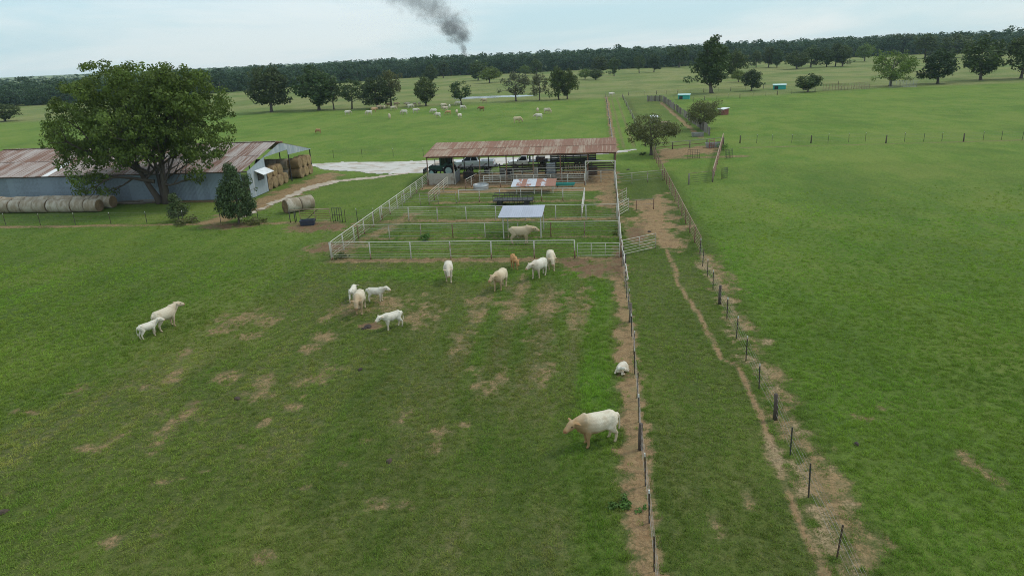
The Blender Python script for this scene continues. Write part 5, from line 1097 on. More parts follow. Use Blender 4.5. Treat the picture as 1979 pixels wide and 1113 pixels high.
weed(*(19.17, 111.72), .9, 1.1, 'leafy bush outside the far corner of the rusty pen', 5, 'leaf_weed')
weed(*(-36.38, 66.66), 1.2, .5, 'low brownish shrub right of the conical cedar', 6, 'leaf_brown')
weed(*(-44.29, 67.8), 1.6, .5, 'low weedy growth around the young cedar', 7, 'leaf_brown')
weed(*(6.8, 108.41), .5, .5, 'small weed at the foot of the gnarled lane tree', 8, 'leaf_oak')
weed(*(1.78, 60.8), .5, .5, 'weed beside the open pipe gate', 9)
M['dung'] = worn('dung', (0.035, 0.025, 0.018), (0.08, 0.055, 0.035), 6, rough=0.9)
def dung(x, y, s, label, seed):
    q_ = random.Random(seed); t = thing('dung_pat', label, 'dung', (x, y, 0), q_.uniform(0, 6)); mb = MB(); n = 12; V = []; F = []
    for (f, z) in ((1, 0), (.85, .05), (.5, .08), (.15, .085)): V += [(s * f * (1 + .25 * math.sin(3 * a + seed)) * math.cos(a), s * .7 * f * math.sin(a), z) for a in [2 * math.pi * j / n for j in range(n)]]
    for i in range(3): F += [(i * n + j, i * n + (j + 1) % n, (i + 1) * n + (j + 1) % n, (i + 1) * n + j) for j in range(n)]
    mb.add(V, F + [tuple(3 * n + j for j in range(n))]).build('pat', M['dung'], t, True)
for i, (p, s, lb) in enumerate([((-14.52, 38.58), .33, 'dark dung pat on bare soil between the cow and white calf'), ((-14.64, 38.24), .2, 'smaller dung pat beside the one between cow and calf'), ((-18.22, 28.97), .2, 'black dung pat on the worn patch in the left paddock'), ((10.59, 26.15), .15, 'dark dung pat in the right pasture'), ((-12.95, 32.47), .16, 'small dark dung pat in the middle of the paddock'), ((-23.01, 19.6), .25, 'dark dung pat at the left picture edge'), ((-8.77, 23.87), .18, 'faint dung pat below the orange bare mound'), ((4.54, 61.41), .22, 'dung pat on the bare alley yard'), ((3.98, 95.35), .35, 'dark dung pat on the grass right of the shed')]):
    dung(*p, s, lb, i)

# ---------------------------------------------------------------- vehicles behind and under the shed
def wheel(parent, x, y, r, w, mat='rim'):
    t = MB(); n = 20; V, F = [], []
    prof = [(r * .62, -w / 2), (r * .92, -w / 2), (r, -w * .36), (r, w * .36), (r * .92, w / 2), (r * .62, w / 2)]
    for (rr, yy) in prof: V += [(rr * math.cos(2 * math.pi * j / n), yy, rr * math.sin(2 * math.pi * j / n)) for j in range(n)]
    k = len(prof)
    for i in range(k): F += [(i * n + j, i * n + (j + 1) % n, ((i + 1) % k) * n + (j + 1) % n, ((i + 1) % k) * n + j) for j in range(n)]
    t.add(V, F); e = bpy.data.objects.new('wheel', t.mesh('wheel', M['tyre'], True)); COL.objects.link(e); e.parent = parent; e.location = (x, y, r)
    MB().tube((0, -w * .42, 0), (0, w * .42, 0), r * .63, n=16).build('rim', M[mat], e)
def pickup(label, x, y, rz, paint, crew=True, flatbed=False):
    """front towards +x"""
    t = thing('pickup_truck', label, 'pickup truck', (x, y, 0), rz, None)
    L0, L1 = -2.95, 2.95; cab0, cab1 = (-0.75, 1.45) if crew else (0.1, 1.45)
    low = [(L1, 0.55), (L1 + .05, .75), (L1 - .02, 1.02), (2.55, 1.12), (1.5, 1.18), (cab0 - .08, 1.18), (cab0 - .08, .52), (cab0, .45), (2.6, .45)]
    MB().prism(low, -.95, .95).build('body', M[paint], t, bevel=0.06)
    if not flatbed:
        bed = MB()
        for yy in (-.95, .86): bed.prism([(L0, .62), (L0, 1.2), (cab0 - .12, 1.2), (cab0 - .12, .55), (-1.6, .5)], yy, yy + .09)
        bed.box((L0 + .05, 0, .9), (.1, 1.72, .58)).box((cab0 - .17, 0, .9), (.08, 1.72, .58)).box(((L0 + cab0) / 2, 0, .68), (cab0 - L0 - .2, 1.72, .06)); bed.build('bed', M[paint], t, bevel=0.02)
    else:
        MB().box(((L0 + cab0) / 2 - .1, 0, 1.0), (cab0 - L0, 2.2, .12)).build('flatbed', M['black_paint'], t)
        hb = MB()
        for yy in (-1, -.5, 0, .5, 1): hb.tube((cab0 - .2, yy, 1.05), (cab0 - .2, yy, 1.85), .03, n=5)
        hb.tube((cab0 - .2, -1.05, 1.85), (cab0 - .2, 1.05, 1.85), .035, n=5).build('headache_rack', M['black_paint'], t)
        MB().box((-1.6, -.3, 1.32), (1.3, 1.1, .5)).box((-2.4, .4, 1.22), (.6, .6, .3)).build('toolbox', M['steel_dark'], t, bevel=0.02)
    c = MB(); zt, zb = 1.86, 1.16; y0, y1 = .9, .72
    f0, f1, b0, b1 = cab1 + .28, cab1 - .42, cab0, cab0 + .22
    c.add([(b0, -y0, zb), (f0, -y0, zb), (f0, y0, zb), (b0, y0, zb), (b1, -y1, zt), (f1, -y1, zt), (f1, y1, zt), (b1, y1, zt)], [(0, 3, 2, 1), (4, 5, 6, 7), (0, 1, 5, 4), (1, 2, 6, 5), (2, 3, 7, 6), (3, 0, 4, 7)]).build('cab', M[paint], t, bevel=0.05)
    def win(name, quad):
        a = [Vector(q) for q in quad]; nrm = (a[1] - a[0]).cross(a[2] - a[0]).normalized() * .012
        MB().add([q + nrm for q in a] + [q - nrm for q in a], [(0, 1, 2, 3), (7, 6, 5, 4), (0, 4, 5, 1), (1, 5, 6, 2), (2, 6, 7, 3), (3, 7, 4, 0)]).build(name, M['glass'], t)
    def side(s, u, v, yy=0): return None
    lerp = lambda a, b, f: a + (b - a) * f
    for s in (-1, 1):
        spans = [(.06, .48), (.52, .94)] if crew else [(.12, .9)]
        for (u0, u1) in spans:
            P = []
            for (u, v) in ((u0, .14), (u1, .14), (u1, .86), (u0, .86)):
                xb, xt = lerp(b0, f0, u), lerp(b1, f1, u); P.append((lerp(xb, xt, v), s * (lerp(y0, y1, v) + .004), lerp(zb, zt, v)))
            win('window', P)
        MB().box((cab1 + .1, s * 1.05, 1.28), (.14, .18, .2)).build('mirror', M['black_paint'], t)
        MB().box((L1 + .02, s * .72, .88), (.08, .36, .2)).build('headlight', M['lamp'], t)
        if not flatbed: MB().box((L0 - .01, s * .88, .95), (.06, .14, .36)).build('tail_light', M['tail_lamp'], t)
    win('windscreen', [(lerp(f0, f1, .12) + .01, -.8, lerp(zb, zt, .12)), (lerp(f0, f1, .12) + .01, .8, lerp(zb, zt, .12)), (lerp(f0, f1, .88) + .01, .7, lerp(zb, zt, .88)), (lerp(f0, f1, .88) + .01, -.7, lerp(zb, zt, .88))])
    win('rear_window', [(lerp(b0, b1, .2) - .01, .7, lerp(zb, zt, .2)), (lerp(b0, b1, .2) - .01, -.7, lerp(zb, zt, .2)), (lerp(b0, b1, .85) - .01, -.62, lerp(zb, zt, .85)), (lerp(b0, b1, .85) - .01, .62, lerp(zb, zt, .85))])
    MB().box((L1 + .06, 0, .56), (.16, 1.86, .2)).build('front_bumper', M['galv'], t, bevel=0.03)
    MB().box((L1 + .04, 0, .9), (.06, 1.0, .26)).build('grille', M['black_paint'], t)
    MB().box((L0 - .06, 0, .6), (.14, 1.8, .18)).build('rear_bumper', M['galv'], t, bevel=0.03)
    MB().box((0, 0, .42), (5.2, .9, .18)).build('chassis', M['steel_dark'], t)
    for xx in (1.95, -1.85):
        for s in (-1, 1): wheel(t, xx, s * .84, .41, .26)
    return t
pickup('silver crew-cab pickup parked behind the left half of the shed', -18.2, 99.6, math.pi, 'truck_silver')
pickup('white single-cab flatbed pickup parked behind the middle of the shed', -10.0, 98.8, math.pi, 'truck_white', crew=False, flatbed=True)
tr = thing('tractor', 'dark green cab tractor parked at the left end of the shed', 'tractor', (-21.6, 94.3, 0), math.pi)
MB().box((1.15, 0, 1.05), (1.9, .75, .62)).build('hood', M['tractor_green'], tr, bevel=0.08)
MB().box((.1, 0, .8), (3.2, .6, .4)).build('chassis', M['black_paint'], tr)
MB().box((-.45, 0, 2.62), (1.7, 1.6, .12)).build('cab_roof', M['tractor_green'], tr, bevel=0.05)
for x, y in ((-1.2, -.7), (-1.2, .7), (.3, -.7), (.3, .7), (-.4, -.72), (-.4, .72)): MB().tube((x, y, 1.25), (x * .95, y * .98, 2.58), .045, n=6).build('cab_post', M['tractor_green'], tr)
MB().box((-.45, 0, 1.35), (1.5, 1.3, .35)).build('cab_base', M['tractor_green'], tr, bevel=0.04)
for y in (-.69, .69): MB().box((-.42, y, 2.0), (1.35, .02, 1.05)).build('window', M['glass'], tr)
MB().box((.29, 0, 2.0), (.02, 1.25, 1.05)).build('windscreen', M['glass'], tr)
MB().tube((1.2, .2, 1.3), (1.2, .2, 2.3), .05, n=8).build('exhaust', M['black_paint'], tr)
for y in (-.85, .85):
    MB().box((-.85, y, 1.62), (1.3, .42, .08)).build('fender', M['tractor_green'], tr)
    wheel(tr, -.85, y, .78, .42, 'teal_pale'); wheel(tr, 1.65, y * .85, .5, .3, 'teal_pale')
MB().box((2.75, 0, .7), (.12, 1.9, .7)).build('loader_bucket', M['black_paint'], tr)
for y in (-.55, .55): MB().chain([(.4, y, 1.5), (1.7, y, 1.45), (2.7, y, .8)], [.06, .06, .06], 6).build('loader_arm', M['black_paint'], tr)
tl = thing('stock_trailer', 'long black slatted stock trailer behind the right half of the shed', 'trailer', (-3.7, 99.8, 0))
MB().box((0, 0, .72), (6.6, 2.1, .14)).build('floor', M['black_paint'], tl)
for s in (-1.02, 1.02):
    for i in range(5): MB().box((0, s, .92 + i * .27), (6.6, .04, .19)).build('side_slat', M['black_paint'], tl)
    for i in range(7): MB().box((-3.25 + i * 1.083, s, 1.45), (.07, .07, 1.4)).build('upright', M['black_paint'], tl)
    for x in (.5, 1.35): wheel(tl, x, s * .98, .37, .22)
    MB().box((.92, s, .82), (1.9, .12, .1)).build('fender', M['black_paint'], tl)
MB().box((0, 0, 2.2), (6.7, 2.15, .06)).build('roof', M['black_paint'], tl)
for y in (-.5, .5): MB().tube((3.2, y, .7), (4.5, 0, .6), .06, n=6).build('drawbar', M['black_paint'], tl)
im = thing('implement_trailer', 'dark low flat implement trailer standing under the shed roof', 'trailer', (-17.0, 95.6, 0))
MB().box((0, 0, .95), (6.0, 1.6, .14)).build('deck', M['steel_dark'], im)
for x in (-2.6, -.9, .9, 2.6): MB().box((x, 0, 1.1), (.1, 1.9, .18)).build('crossbar', M['steel_dark'], im)
for x in (-1.2, 1.4):
    for y in (-.85, .85): wheel(im, x, y, .4, .24)

# ---------------------------------------------------------------- cattle
def loft(mb, pts, hw, hh, n=12, round_ends=True):
    """ring loft through pts (x forward, y side, z up): hw sideways, hh in the bending plane"""
    P = [Vector(p) for p in pts]; hw, hh = list(hw), list(hh)
    if round_ends:
        t0 = (P[0] - P[1]).normalized(); t1 = (P[-1] - P[-2]).normalized()
        P = [P[0] + t0 * hh[0] * .75] + P + [P[-1] + t1 * hh[-1] * .75]; hw = [hw[0] * .5] + hw + [hw[-1] * .5]; hh = [hh[0] * .5] + hh + [hh[-1] * .5]
    base = len(mb.v); k = len(P)
    for i, p in enumerate(P):
        t = (P[min(i + 1, k - 1)] - P[max(i - 1, 0)]).normalized()
        s = Vector((0, 1, 0)); s = (s - t * s.dot(t)).normalized(); u = s.cross(t).normalized()
        for j in range(n):
            a = 2 * math.pi * j / n; mb.v.append(tuple(p + s * math.cos(a) * hw[i] + u * math.sin(a) * hh[i]))
    for i in range(k - 1):
        for j in range(n): mb.f.append((base + i * n + j, base + i * n + (j + 1) % n, base + (i + 1) * n + (j + 1) % n, base + (i + 1) * n + j)); mb.m.append(0)
    mb.f.append(tuple(base + j for j in reversed(range(n)))); mb.m.append(0); mb.f.append(tuple(base + (k - 1) * n + j for j in range(n))); mb.m.append(0)
def bovine(name, head='level', turn=0.0, swing=(0, 0, 0, 0), bull=False, calf=False, voxel=0.03, curl=0.0):
    """standing animal, feet at z = 0, nose towards +x; turn bends the head sideways (radians, + to the left)"""
    mb = MB(); fat = 1.17 if bull else 1.07; lg = 1.0
    if calf: fat = 0.86
    tz = 0.0
    st = [(-.80, 1.13, .12, .13), (-.75, 1.12, .22, .22), (-.62, 1.09, .29, .30), (-.40, 1.06, .30, .32), (-.15, 1.01, .335, .36), (.12, .99, .35, .385), (.35, 1.01, .325, .38), (.55, 1.06, .275, .36), (.70, 1.10, .21, .30)]
    loft(mb, [(x, 0, z) for x, z, _, _ in st], [w * fat for _, _, w, _ in st], [h * fat for _, _, _, h in st], 16)
    loft(mb, [(-.60, 0, 1.33), (-.2, 0, 1.34), (.25, 0, 1.33), (.52, 0, 1.37)], [.1, .1, .1, .09], [.05, .045, .05, .07], 8)
    for s in (-1, 1):
        loft(mb, [(-.58, s * .20 * fat, 1.30), (-.52, s * .23 * fat, 1.27)], [.05, .05], [.05, .05], 8)
        loft(mb, [(.50, s * .16 * fat, 1.30), (.46, s * .24 * fat, 1.0)], [.06, .07], [.09, .12], 8)
    if head == 'level': ang_n, ang_h, nl = R(14), R(-26), .50
    elif head == 'up': ang_n, ang_h, nl = R(36), R(-20), .52
    elif head == 'low': ang_n, ang_h, nl = R(-10), R(-50), .50
    else: ang_n, ang_h, nl = R(-50), R(-78), .72
    hs = 1.14 if not calf else 1.2
    p = Vector((.58, 0, 1.14)); npts = [p.copy()]; yaw = 0.0
    for i in range(4):
        yaw += turn * .22; a = ang_n * (0.5 + 0.5 * i / 3)
        p = p + Vector((math.cos(a) * math.cos(yaw), math.cos(a) * math.sin(yaw), math.sin(a))) * nl / 4; npts.append(p.copy())
    loft(mb, npts, [.25 * fat * (1.08 if bull else 1), .215 * fat, .18 * fat, .155 * fat, .135], [.35 * fat, .305 * fat, .26 * fat, .215 * fat, .175], 14)
    poll = npts[-1]; yaw += turn * .3
    hd = Vector((math.cos(ang_h) * math.cos(yaw), math.cos(ang_h) * math.sin(yaw), math.sin(ang_h))); upv = Vector((-math.sin(ang_h) * math.cos(yaw), -math.sin(ang_h) * math.sin(yaw), math.cos(ang_h))); sv = Vector((-math.sin(yaw), math.cos(yaw), 0))
    hp = [poll - hd * .05 * hs, poll + hd * .06 * hs, poll + hd * .17 * hs - upv * .01, poll + hd * .27 * hs - upv * .015, poll + hd * .36 * hs - upv * .015, poll + hd * .41 * hs - upv * .02]
    loft(mb, hp, [.125 * hs, .15 * hs, .14 * hs, .11 * hs, .102 * hs, .095 * hs], [.13 * hs, .165 * hs, .155 * hs, .125 * hs, .102 * hs, .085 * hs], 14)
    for s in (-1, 1):   # ears
        e0 = poll + sv * s * .10 * hs + upv * .06 * hs - hd * .01; e1 = e0 + sv * s * .12 * hs - upv * .015 - hd * .05; e2 = e0 + sv * s * .22 * hs - hd * .08 - upv * .05
        loft(mb, [e0, e1, e2], [.05 * hs, .085 * hs, .04 * hs], [.032, .036, .028], 8)
    lw = 0.85 if calf else 1.0; le = 1.0
    for i, s in enumerate((1, -1)):
        w = swing[i]; y = .165 * fat * s
        loft(mb, [(.50, y * 1.0, 1.0), (.47 + w * .2, y * 1.12, .76), (.49 + w * .6, y * 1.05, .42), (.47 + w * .9, y, .13), (.52 + w, y, .035)], [.12 * fat, .105, .062, .047, .06], [.19 * fat, .135 * fat, .072, .052, .068], 10)
        w = swing[2 + i]; y = .175 * fat * s
        loft(mb, [(-.52, y * .9, 1.02), (-.45 + w * .1, y * 1.15, .78), (-.60 + w * .5, y * 1.08, .56), (-.70 + w * .7, y, .44), (-.66 + w * .9, y, .14), (-.61 + w, y, .035)], [.15 * fat, .13 * fat, .085, .058, .05, .062], [.25 * fat, .20 * fat, .11, .078, .055, .068], 10)
    loft(mb, [(-.84, 0, 1.24), (-.93, 0.01, 1.08), (-.935, 0.02, .75), (-.92, 0.02, .5)], [.045, .035, .03, .05], [.045, .035, .03, .05], 8)
    if bull: loft(mb, [(.45, 0, .72), (.66, 0, .74), (.82, 0, .86)], [.07, .08, .06], [.14, .13, .10], 10); loft(mb, [(.15, 0, .62), (.3, 0, .61)], [.07, .07], [.06, .05], 8)
    elif not calf: loft(mb, [(-.42, 0, .70), (-.3, 0, .70)], [.14, .11], [.11, .09], 10)
    me = mb.mesh(name, [], True); o = bpy.data.objects.new(name + '_tmp', me); COL.objects.link(o)
    rm = o.modifiers.new('r', 'REMESH'); rm.mode = 'VOXEL'; rm.voxel_size = voxel; rm.use_smooth_shade = True
    sm = o.modifiers.new('s', 'SMOOTH'); sm.factor = 0.5; sm.iterations = 3 if voxel < .04 else 1
    bpy.context.view_layer.update(); dg = bpy.context.evaluated_depsgraph_get()
    out = bpy.data.meshes.new_from_object(o.evaluated_get(dg)); out.name = name
    bpy.data.objects.remove(o)
    paint_coat(out, poll, hd, upv, sv, hs, hp)
    return out
def paint_coat(out, poll, hd, upv, sv, hs, hp):
    n = len(out.vertices); co = np.empty(n * 3, np.float32); out.vertices.foreach_get('co', co); co = co.reshape(-1, 3)
    col = np.ones((n, 4), np.float32); tan = np.zeros(n, np.float32)
    rel = co - np.array(poll); a, b, c = rel @ np.array(hd), rel @ np.array(upv), rel @ np.array(sv)
    def mixin(mask, rgb): col[:, :3] = col[:, :3] * (1 - mask[:, None]) + np.array(rgb) * mask[:, None]
    onhead = (np.abs(c) < .3 * hs) & (np.abs(b) < .25 * hs)
    mixin(sstep(.36 * hs, .42 * hs, a) * onhead, (.92, .68, .58))
    for s in (-1, 1):
        e = np.array(poll + hd * .16 * hs + upv * .05 * hs + sv * s * .14 * hs); mixin(sstep(.055, .03, np.linalg.norm(co - e, axis=1)), (.05, .035, .03))
        e = np.array(poll + hd * .43 * hs + upv * .02 + sv * s * .05); mixin(sstep(.035, .02, np.linalg.norm(co - e, axis=1)), (.3, .12, .1))
    mixin(sstep(.075, .03, co[:, 2]), (.28, .22, .17))
    mixin(sstep(-.88, -.93, co[:, 0]) * sstep(.72, .58, co[:, 2]) * .5, (.75, .62, .42))
    mixin(sstep(.62, .35, co[:, 2]) * .35, (.74, .58, .40))
    mixin(sstep(.80, .66, co[:, 2]) * sstep(-.5, -.3, co[:, 0]) * sstep(.6, .4, co[:, 0]) * .3, (.70, .55, .38))
    for s in (-1, 1):
        e = np.array(poll + sv * s * .24 * hs + upv * .05 * hs - hd * .03); mixin(sstep(.13, .05, np.linalg.norm(co - e, axis=1)) * .55, (.78, .52, .36))
    tan[:] = np.clip(sstep(-.35, .85, co[:, 0] - .45 * (co[:, 2] - 1.0)) * 1.05 + .35 * sstep(.95, .55, co[:, 2]) - .1, 0, 1)
    out.materials.clear(); out.materials.append(M['coat'])
    attr(out, 'coat', col, 'FLOAT_COLOR'); attr(out, 'tan', tan)
    out.polygons.foreach_set('use_smooth', np.ones(len(out.polygons), bool)); out.update()
def coat_mat():
    m, n, l, p, o = new_mat('coat'); oi = N(n, 'ShaderNodeObjectInfo'); tc = N(n, 'ShaderNodeTexCoord')
    at = N(n, 'ShaderNodeAttribute', attribute_name='coat'); tn = N(n, 'ShaderNodeAttribute', attribute_name='tan')
    f = noise(n, l, tc.outputs['Object'], 3.2, 4, .6); fi = noise(n, l, tc.outputs['Object'], 26, 3, .7)
    c = mixc(n, l, 1.0, oi.outputs['Color'], at.outputs['Color'], 'MULTIPLY')
    t = mth(n, l, 'MULTIPLY', mth(n, l, 'ADD', tn.outputs['Fac'], mth(n, l, 'MULTIPLY', mth(n, l, 'SUBTRACT', f, .5), .9)), oi.outputs['Alpha'], True)
    tc_ = mixc(n, l, 1.0, (0.36, 0.225, 0.105), at.outputs['Color'], 'MULTIPLY')
    c = mixc(n, l, t, c, tc_)
    c = mixc(n, l, ramp01(n, l, f, .48, .72, 0, .35), c, (0.40, 0.30, 0.18))
    c = mixc(n, l, ramp01(n, l, fi, .35, .7, 0, .25), c, (0.28, 0.22, 0.14))
    l.new(c, p.inputs['Base Color']); p.inputs['Roughness'].default_value = .85; p.inputs['Specular IOR Level'].default_value = .15
    bump(n, l, fi, p, .25, .02); return m
M['coat'] = coat_mat()
CW = {
 'bull': bovine('bull', 'level', 0.25, (.02, -.05, -.03, .05), bull=True, voxel=.024),
 'stand': bovine('cow', 'level', 0.0, (.04, -.06, -.06, .06)), 'up': bovine('cow', 'up', -0.15, (.05, -.03, -.1, .08)),
 'walk': bovine('cow', 'low', 0.1, (.2, -.16, -.18, .16)), 'walk2': bovine('cow', 'level', -0.25, (-.15, .18, .15, -.18)),
 'front': bovine('cow', 'low', 0.03, (.10, -.08, -.10, .08)),
 'calf': bovine('calf', 'level', 0.1, (.05, -.08, -.08, .08), calf=True), 'calf_up': bovine('calf', 'up', -0.2, (.03, -.05, -.06, .05), calf=True), 'calf_walk': bovine('calf', 'low', 0.2, (.18, -.15, -.16, .14), calf=True),
 'graze': bovine('cow', 'graze', 0.15, (.12, -.1, -.1, .1), voxel=.05), 'far': bovine('cow', 'low', 0.1, (.08, -.1, -.08, .1), voxel=.05), 'calf_far': bovine('calf', 'graze', 0.1, (.08, -.1, -.08, .1), calf=True, voxel=.05),
}
WHITE, CREAM, BUFF, ORANGE, RED = (.72, .68, .58), (.63, .56, .43), (.52, .42, .29), (.50, .25, .10), (.28, .11, .06)
def beast(kind, label, p, deg, col, tan, s=1.0, group='cattle in the front paddock', cat='cow'):
    o = put('bull' if kind == 'bull' else ('calf' if kind.startswith('calf') else 'cow'), CW[kind], None, (p[0], p[1], -0.02), (0, 0, R(deg)), (s, s, s))
    o.color = (*col, tan); return tag(o, label, cat, group)
def at2(h): return h
(h, a) = ((-0.07, 25.73), -154.0); beast('bull', 'large cream bull with tan neck standing by the bare fence strip', h, a, (.70, .635, .50), 1.0, 1.03, cat='bull').scale.x = 1.09
(h, a) = ((-27.86, 38.05), 71.6); beast('up', 'cream cow with raised head standing alone with a calf on the left', h, a, CREAM, .35, 1.0)
(h, a) = ((-28.16, 36.64), 61.1); beast('calf_up', 'white calf standing at the rump of the left cream cow', h, a, WHITE, .1, .72, cat='calf')
beast('front', 'cream cow facing the camera among three white calves', (-15.88, 41.2), -80, CREAM, .7, 1.02)
beast('calf_walk', 'white calf half hidden behind the cow facing the camera', (-17.12, 43.4), 95, WHITE, .05, .74, cat='calf')
(h, a) = ((-15.4, 43.15), -7.7); beast('calf_up', 'white calf looking right beside the cow facing the camera', h, a + 6, WHITE, .05, .76, cat='calf')
(h, a) = ((-12.78, 38.36), -133.3); beast('calf', 'white calf looking left in front of the worn bare patch', h, a, WHITE, .08, .80, cat='calf')
beast('walk', 'white cow walking towards the camera alone before the pens', (-11.21, 47.81), -80, (.68, .63, .53), .25, 1.0)
beast('walk2', 'cream cow with tan face walking towards the camera', (-7.0, 45.78), -105, (.64, .55, .39), .6, 1.02)
beast('calf_walk', 'small orange tan calf walking before the pen fence', (-6.6, 50.69), -70, ORANGE, .2, .78, cat='calf')
beast('walk2', 'white cow walking left of the cow nearest the pen gate', (-4.42, 48.47), -118, WHITE, .35, 1.0)
beast('walk', 'cream white cow walking nearest to the pen gate', (-3.7, 50.51), -82, (.68, .61, .47), .3, 1.0)
beast('stand', 'muddy buff cow standing under the silver sun shade', (-6.9, 57.9), 2, BUFF, .25, 1.12, group='cattle in the pens')
def lying_calf():
    mb = MB()
    loft(mb, [(-.62, .05, .30), (-.5, .02, .34), (-.25, 0, .36), (.05, 0, .37), (.3, -.02, .36), (.45, -.04, .36)], [.14, .24, .29, .29, .23, .16], [.16, .25, .30, .31, .27, .2], 14)
    n_ = [Vector((.38, -.04, .44)), Vector((.52, .04, .55)), Vector((.55, .2, .60)), Vector((.47, .34, .56))]; loft(mb, n_, [.15, .13, .11, .1], [.19, .16, .13, .12], 12)
    poll = n_[-1]; hd = Vector((-.55, .6, -.58)).normalized(); sv = hd.cross(Vector((0, 0, 1))).normalized(); upv = sv.cross(hd).normalized()
    hp = [poll - hd * .04, poll + hd * .06, poll + hd * .16, poll + hd * .28, poll + hd * .38]; loft(mb, hp, [.1, .13, .12, .09, .08], [.1, .14, .13, .10, .08], 12)
    for s in (-1, 1):
        e = poll + sv * s * .1 + upv * .05; loft(mb, [e, e + sv * s * .12, e + sv * s * .22 - upv * .03], [.04, .065, .03], [.03, .03, .022], 8)
        loft(mb, [(.32, s * .2, .28), (.52, s * .24, .12), (.34, s * .27, .07), (.2, s * .28, .06)], [.1, .07, .05, .055], [.11, .08, .05, .055], 9)
        loft(mb, [(-.42, s * .2, .32), (-.15, s * .33, .22), (-.42, s * .36, .09), (-.18, s * .4, .06)], [.14, .1, .06, .055], [.2, .13, .06, .055], 9)
    loft(mb, [(-.66, 0, .36), (-.75, .1, .18), (-.62, .28, .06)], [.03, .025, .035], [.03, .025, .035], 6)
    o = bpy.data.objects.new('t', mb.mesh('calf', [], True)); COL.objects.link(o)
    rm = o.modifiers.new('r', 'REMESH'); rm.mode = 'VOXEL'; rm.voxel_size = .025; sm = o.modifiers.new('s', 'SMOOTH'); sm.factor = .5; sm.iterations = 3
    bpy.context.view_layer.update(); out = bpy.data.meshes.new_from_object(o.evaluated_get(bpy.context.evaluated_depsgraph_get())); out.name = 'calf'; bpy.data.objects.remove(o)
    paint_coat(out, poll, hd, upv, sv, .95, hp); return out
CW['calf_lying'] = lying_calf()
beast('calf_lying', 'white calf curled up asleep on the bare fence strip', (1.14, 32.59), -112, (.74, .71, .63), .05, .80, cat='calf')
HERD = [  # position, heading, kind, coat, size, words
 ((-64.84, 155.76), 160, 'graze', (.42, .23, .11), .75, 'orange brown calf grazing alone'),
 ((-75.59, 205.4), 5, 'far', WHITE, 1, 'white cow standing side on'), ((-67.84, 202.57), 200, 'graze', WHITE, 1, 'white cow grazing'),
 ((-70.02, 213.91), 15, 'far', (.60, .38, .22), 1, 'tan cow walking'), ((-71.52, 224.13), 0, 'far', BUFF, 1, 'buff cow under the paired oaks'), ((-70.21, 225.61), 90, 'calf_far', CREAM, .8, 'cream calf under the paired oaks'),
 ((-57.29, 187.89), -70, 'graze', CREAM, 1, 'cream cow grazing towards the camera'), ((-71.47, 234.59), 180, 'far', BUFF, 1, 'buff cow resting in the shade'), ((-64.86, 217.5), 10, 'graze', CREAM, 1, 'cream cow grazing'), ((-69.06, 235.73), 0, 'far', BUFF, 1, 'pale buff cow behind the others'),
 ((-56.34, 200.0), 185, 'graze', WHITE, 1, 'white cow grazing side on'), ((-64.49, 233.72), 180, 'far', CREAM, 1, 'cream cow standing at the back'), ((-60.94, 223.76), 10, 'graze', WHITE, 1, 'white cow grazing'), ((-62.49, 235.03), 60, 'calf_far', CREAM, .8, 'cream calf at the back'),
 ((-54.09, 204.21), 0, 'far', WHITE, 1, 'white cow standing'), ((-60.44, 234.12), 120, 'far', CREAM, .9, 'cream cow by the compact oak'),
 ((-47.53, 200.02), 200, 'graze', WHITE, 1, 'white cow grazing'), ((-43.13, 185.95), 160, 'far', WHITE, 1, 'white cow standing side on'), ((-49.29, 220.84), 20, 'graze', CREAM, 1, 'cream cow grazing'),
 ((-45.87, 208.03), 170, 'far', (.70, .58, .45), 1, 'pinkish cream cow'), ((-42.12, 194.74), 200, 'calf_far', (.55, .32, .16), .85, 'orange calf'), ((-46.62, 217.72), 90, 'calf_far', WHITE, .85, 'white calf facing away'),
 ((-39.55, 193.79), -80, 'far', CREAM, 1, 'cream cow facing the camera'), ((-46.18, 229.91), 180, 'graze', WHITE, 1, 'white cow grazing beneath the small oak'), ((-36.12, 180.69), -100, 'far', WHITE, 1, 'white cow facing the camera'), ((-40.94, 209.68), -20, 'graze', WHITE, 1, 'white cow grazing'),
 ((-34.03, 203.31), 180, 'far', RED, .95, 'dark red cow'), ((-38.73, 237.72), 190, 'far', BUFF, 1, 'buff cow by the pond'),
 ((-19.24, 164.86), 0, 'graze', (.66, .55, .36), 1.05, 'buff cream cow grazing side on'), ((-16.48, 189.85), -85, 'far', CREAM, 1, 'cream cow facing the camera'), ((-14.66, 172.08), 190, 'far', WHITE, 1, 'white cow standing side on'), ((-13.77, 187.27), -25, 'graze', CREAM, 1.05, 'cream cow grazing'),
]
for i, (p, deg, kind, col, s, words) in enumerate(sorted(HERD, key=lambda q: q[0][0] / q[0][1])):
    beast(kind, '%s, %s from the left in the far herd' % (words, ORD[i]), p, deg, col, .3, s, 'cattle of the far herd', 'calf' if 'calf' in words else 'cow')
beast('far', 'white cow standing at the far end of the grassy lane', (4.17, 245.47), 10, WHITE, .1, 1, 'cattle of the far herd')

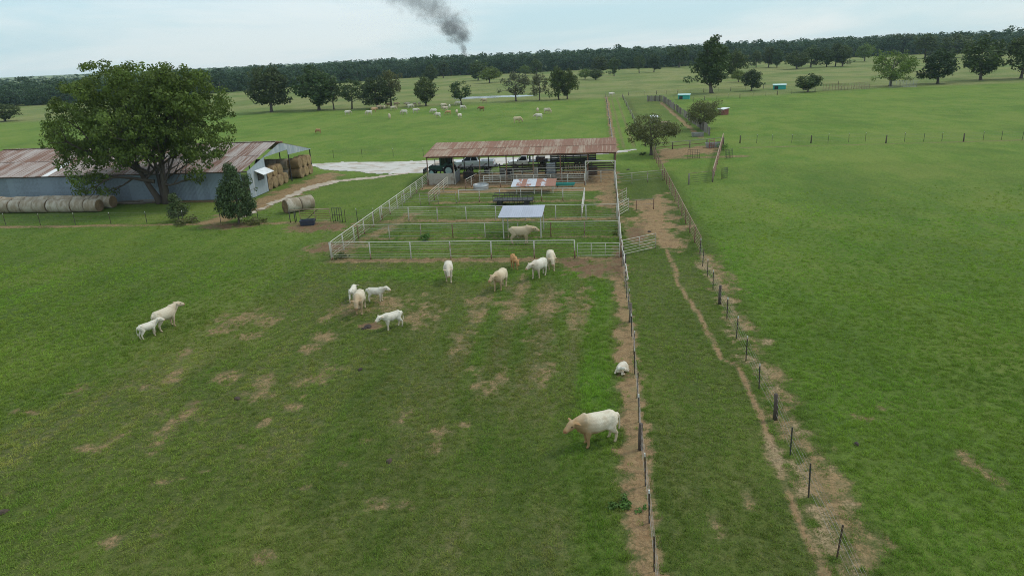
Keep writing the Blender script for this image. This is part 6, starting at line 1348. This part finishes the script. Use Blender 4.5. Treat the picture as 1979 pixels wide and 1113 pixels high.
# ---------------------------------------------------------------- smoke rising beyond the wood
def smoke():
    pts = [(-243.66, 9.45), (-246.66, 22.12), (-252.96, 41.96), (-266.56, 65.46), (-287.89, 85.66), (-318.75, 104.49), (-352.09, 125.97), (-401.3, 158.39)]
    rad = [6, 12, 30, 50, 70, 84, 94, 100]
    mb = MB(); mb.chain([(x, 1310, z) for i, (x, z) in enumerate(pts)], [r * 1.2 for r in rad], 14)
    m = bpy.data.materials.new('smoke'); m.use_nodes = True; n, l = m.node_tree.nodes, m.node_tree.links; n.clear()
    out = N(n, 'ShaderNodeOutputMaterial'); v = N(n, 'ShaderNodeVolumePrincipled', inp={'Color': (0.30, 0.28, 0.285, 1), 'Anisotropy': 0.0})
    geo = N(n, 'ShaderNodeNewGeometry'); pos = geo.outputs['Position']
    a = noise(n, l, pos, 0.045, 5, 0.66, 0.8)
    sep = N(n, 'ShaderNodeSeparateXYZ'); l.new(pos, sep.inputs[0])
    # thinner with height, and thinner towards the edge of the plume
    thin = ramp01(n, l, sep.outputs['Z'], 18, 95, 1.0, 0.12)
    z0, z1 = pts[0][1], pts[-1][1]; xs = [q[0] for q in pts]; x0, x1 = min(xs) - 1, max(xs) + 1
    def curve(vals, lo, hi):
        t = ramp01(n, l, sep.outputs['Z'], z0, z1); t.node.interpolation_type = 'LINEAR'
        c = N(n, 'ShaderNodeFloatCurve'); cu = c.mapping.curves[0]
        for k, (q, vv) in enumerate(zip(pts, vals)):
            u, w = (q[1] - z0) / (z1 - z0), (vv - lo) / (hi - lo)
            if k == 0: cu.points[0].location = (u, w)
            elif k == len(pts) - 1: cu.points[-1].location = (u, w)
            else: cu.points.new(u, w)
        c.mapping.update(); l.new(t, c.inputs['Value']); return mth(n, l, 'ADD', mth(n, l, 'MULTIPLY', c.outputs[0], hi - lo), lo)
    cx = curve(xs, x0, x1); cr = curve(rad, 0, 110)
    dx = mth(n, l, 'SUBTRACT', sep.outputs['X'], cx); dy = mth(n, l, 'SUBTRACT', sep.outputs['Y'], 1310.0)
    rr = mth(n, l, 'DIVIDE', mth(n, l, 'SQRT', mth(n, l, 'ADD', mth(n, l, 'MULTIPLY', dx, dx), mth(n, l, 'MULTIPLY', dy, dy))), cr)
    edge = mth(n, l, 'ADD', mth(n, l, 'MULTIPLY', rr, 0.34), a)
    d = mth(n, l, 'MULTIPLY', ramp01(n, l, edge, 0.74, 0.50, 0.0, 0.14), thin)
    l.new(d, v.inputs['Density']); l.new(v.outputs[0], out.inputs['Volume'])
    o = mb.build('smoke', m); tag(o, 'dark grey smoke plume rising beyond the wood and drifting left', 'smoke', kind='stuff'); return o
smoke()

# ---------------------------------------------------------------- summer haze over the whole farm
hz = MB().box((0, 2240, 125), (8600, 5000, 254)); hm = bpy.data.materials.new('haze'); hm.use_nodes = True
n, l = hm.node_tree.nodes, hm.node_tree.links; n.clear()
ho = N(n, 'ShaderNodeOutputMaterial'); hv = N(n, 'ShaderNodeVolumePrincipled', inp={'Color': (0.62, 0.83, 1.0, 1), 'Density': 0.0001, 'Anisotropy': 0.0})
l.new(hv.outputs[0], ho.inputs['Volume'])
tag(hz.build('haze', hm), 'thin summer haze softening the far wood', 'haze', kind='stuff')
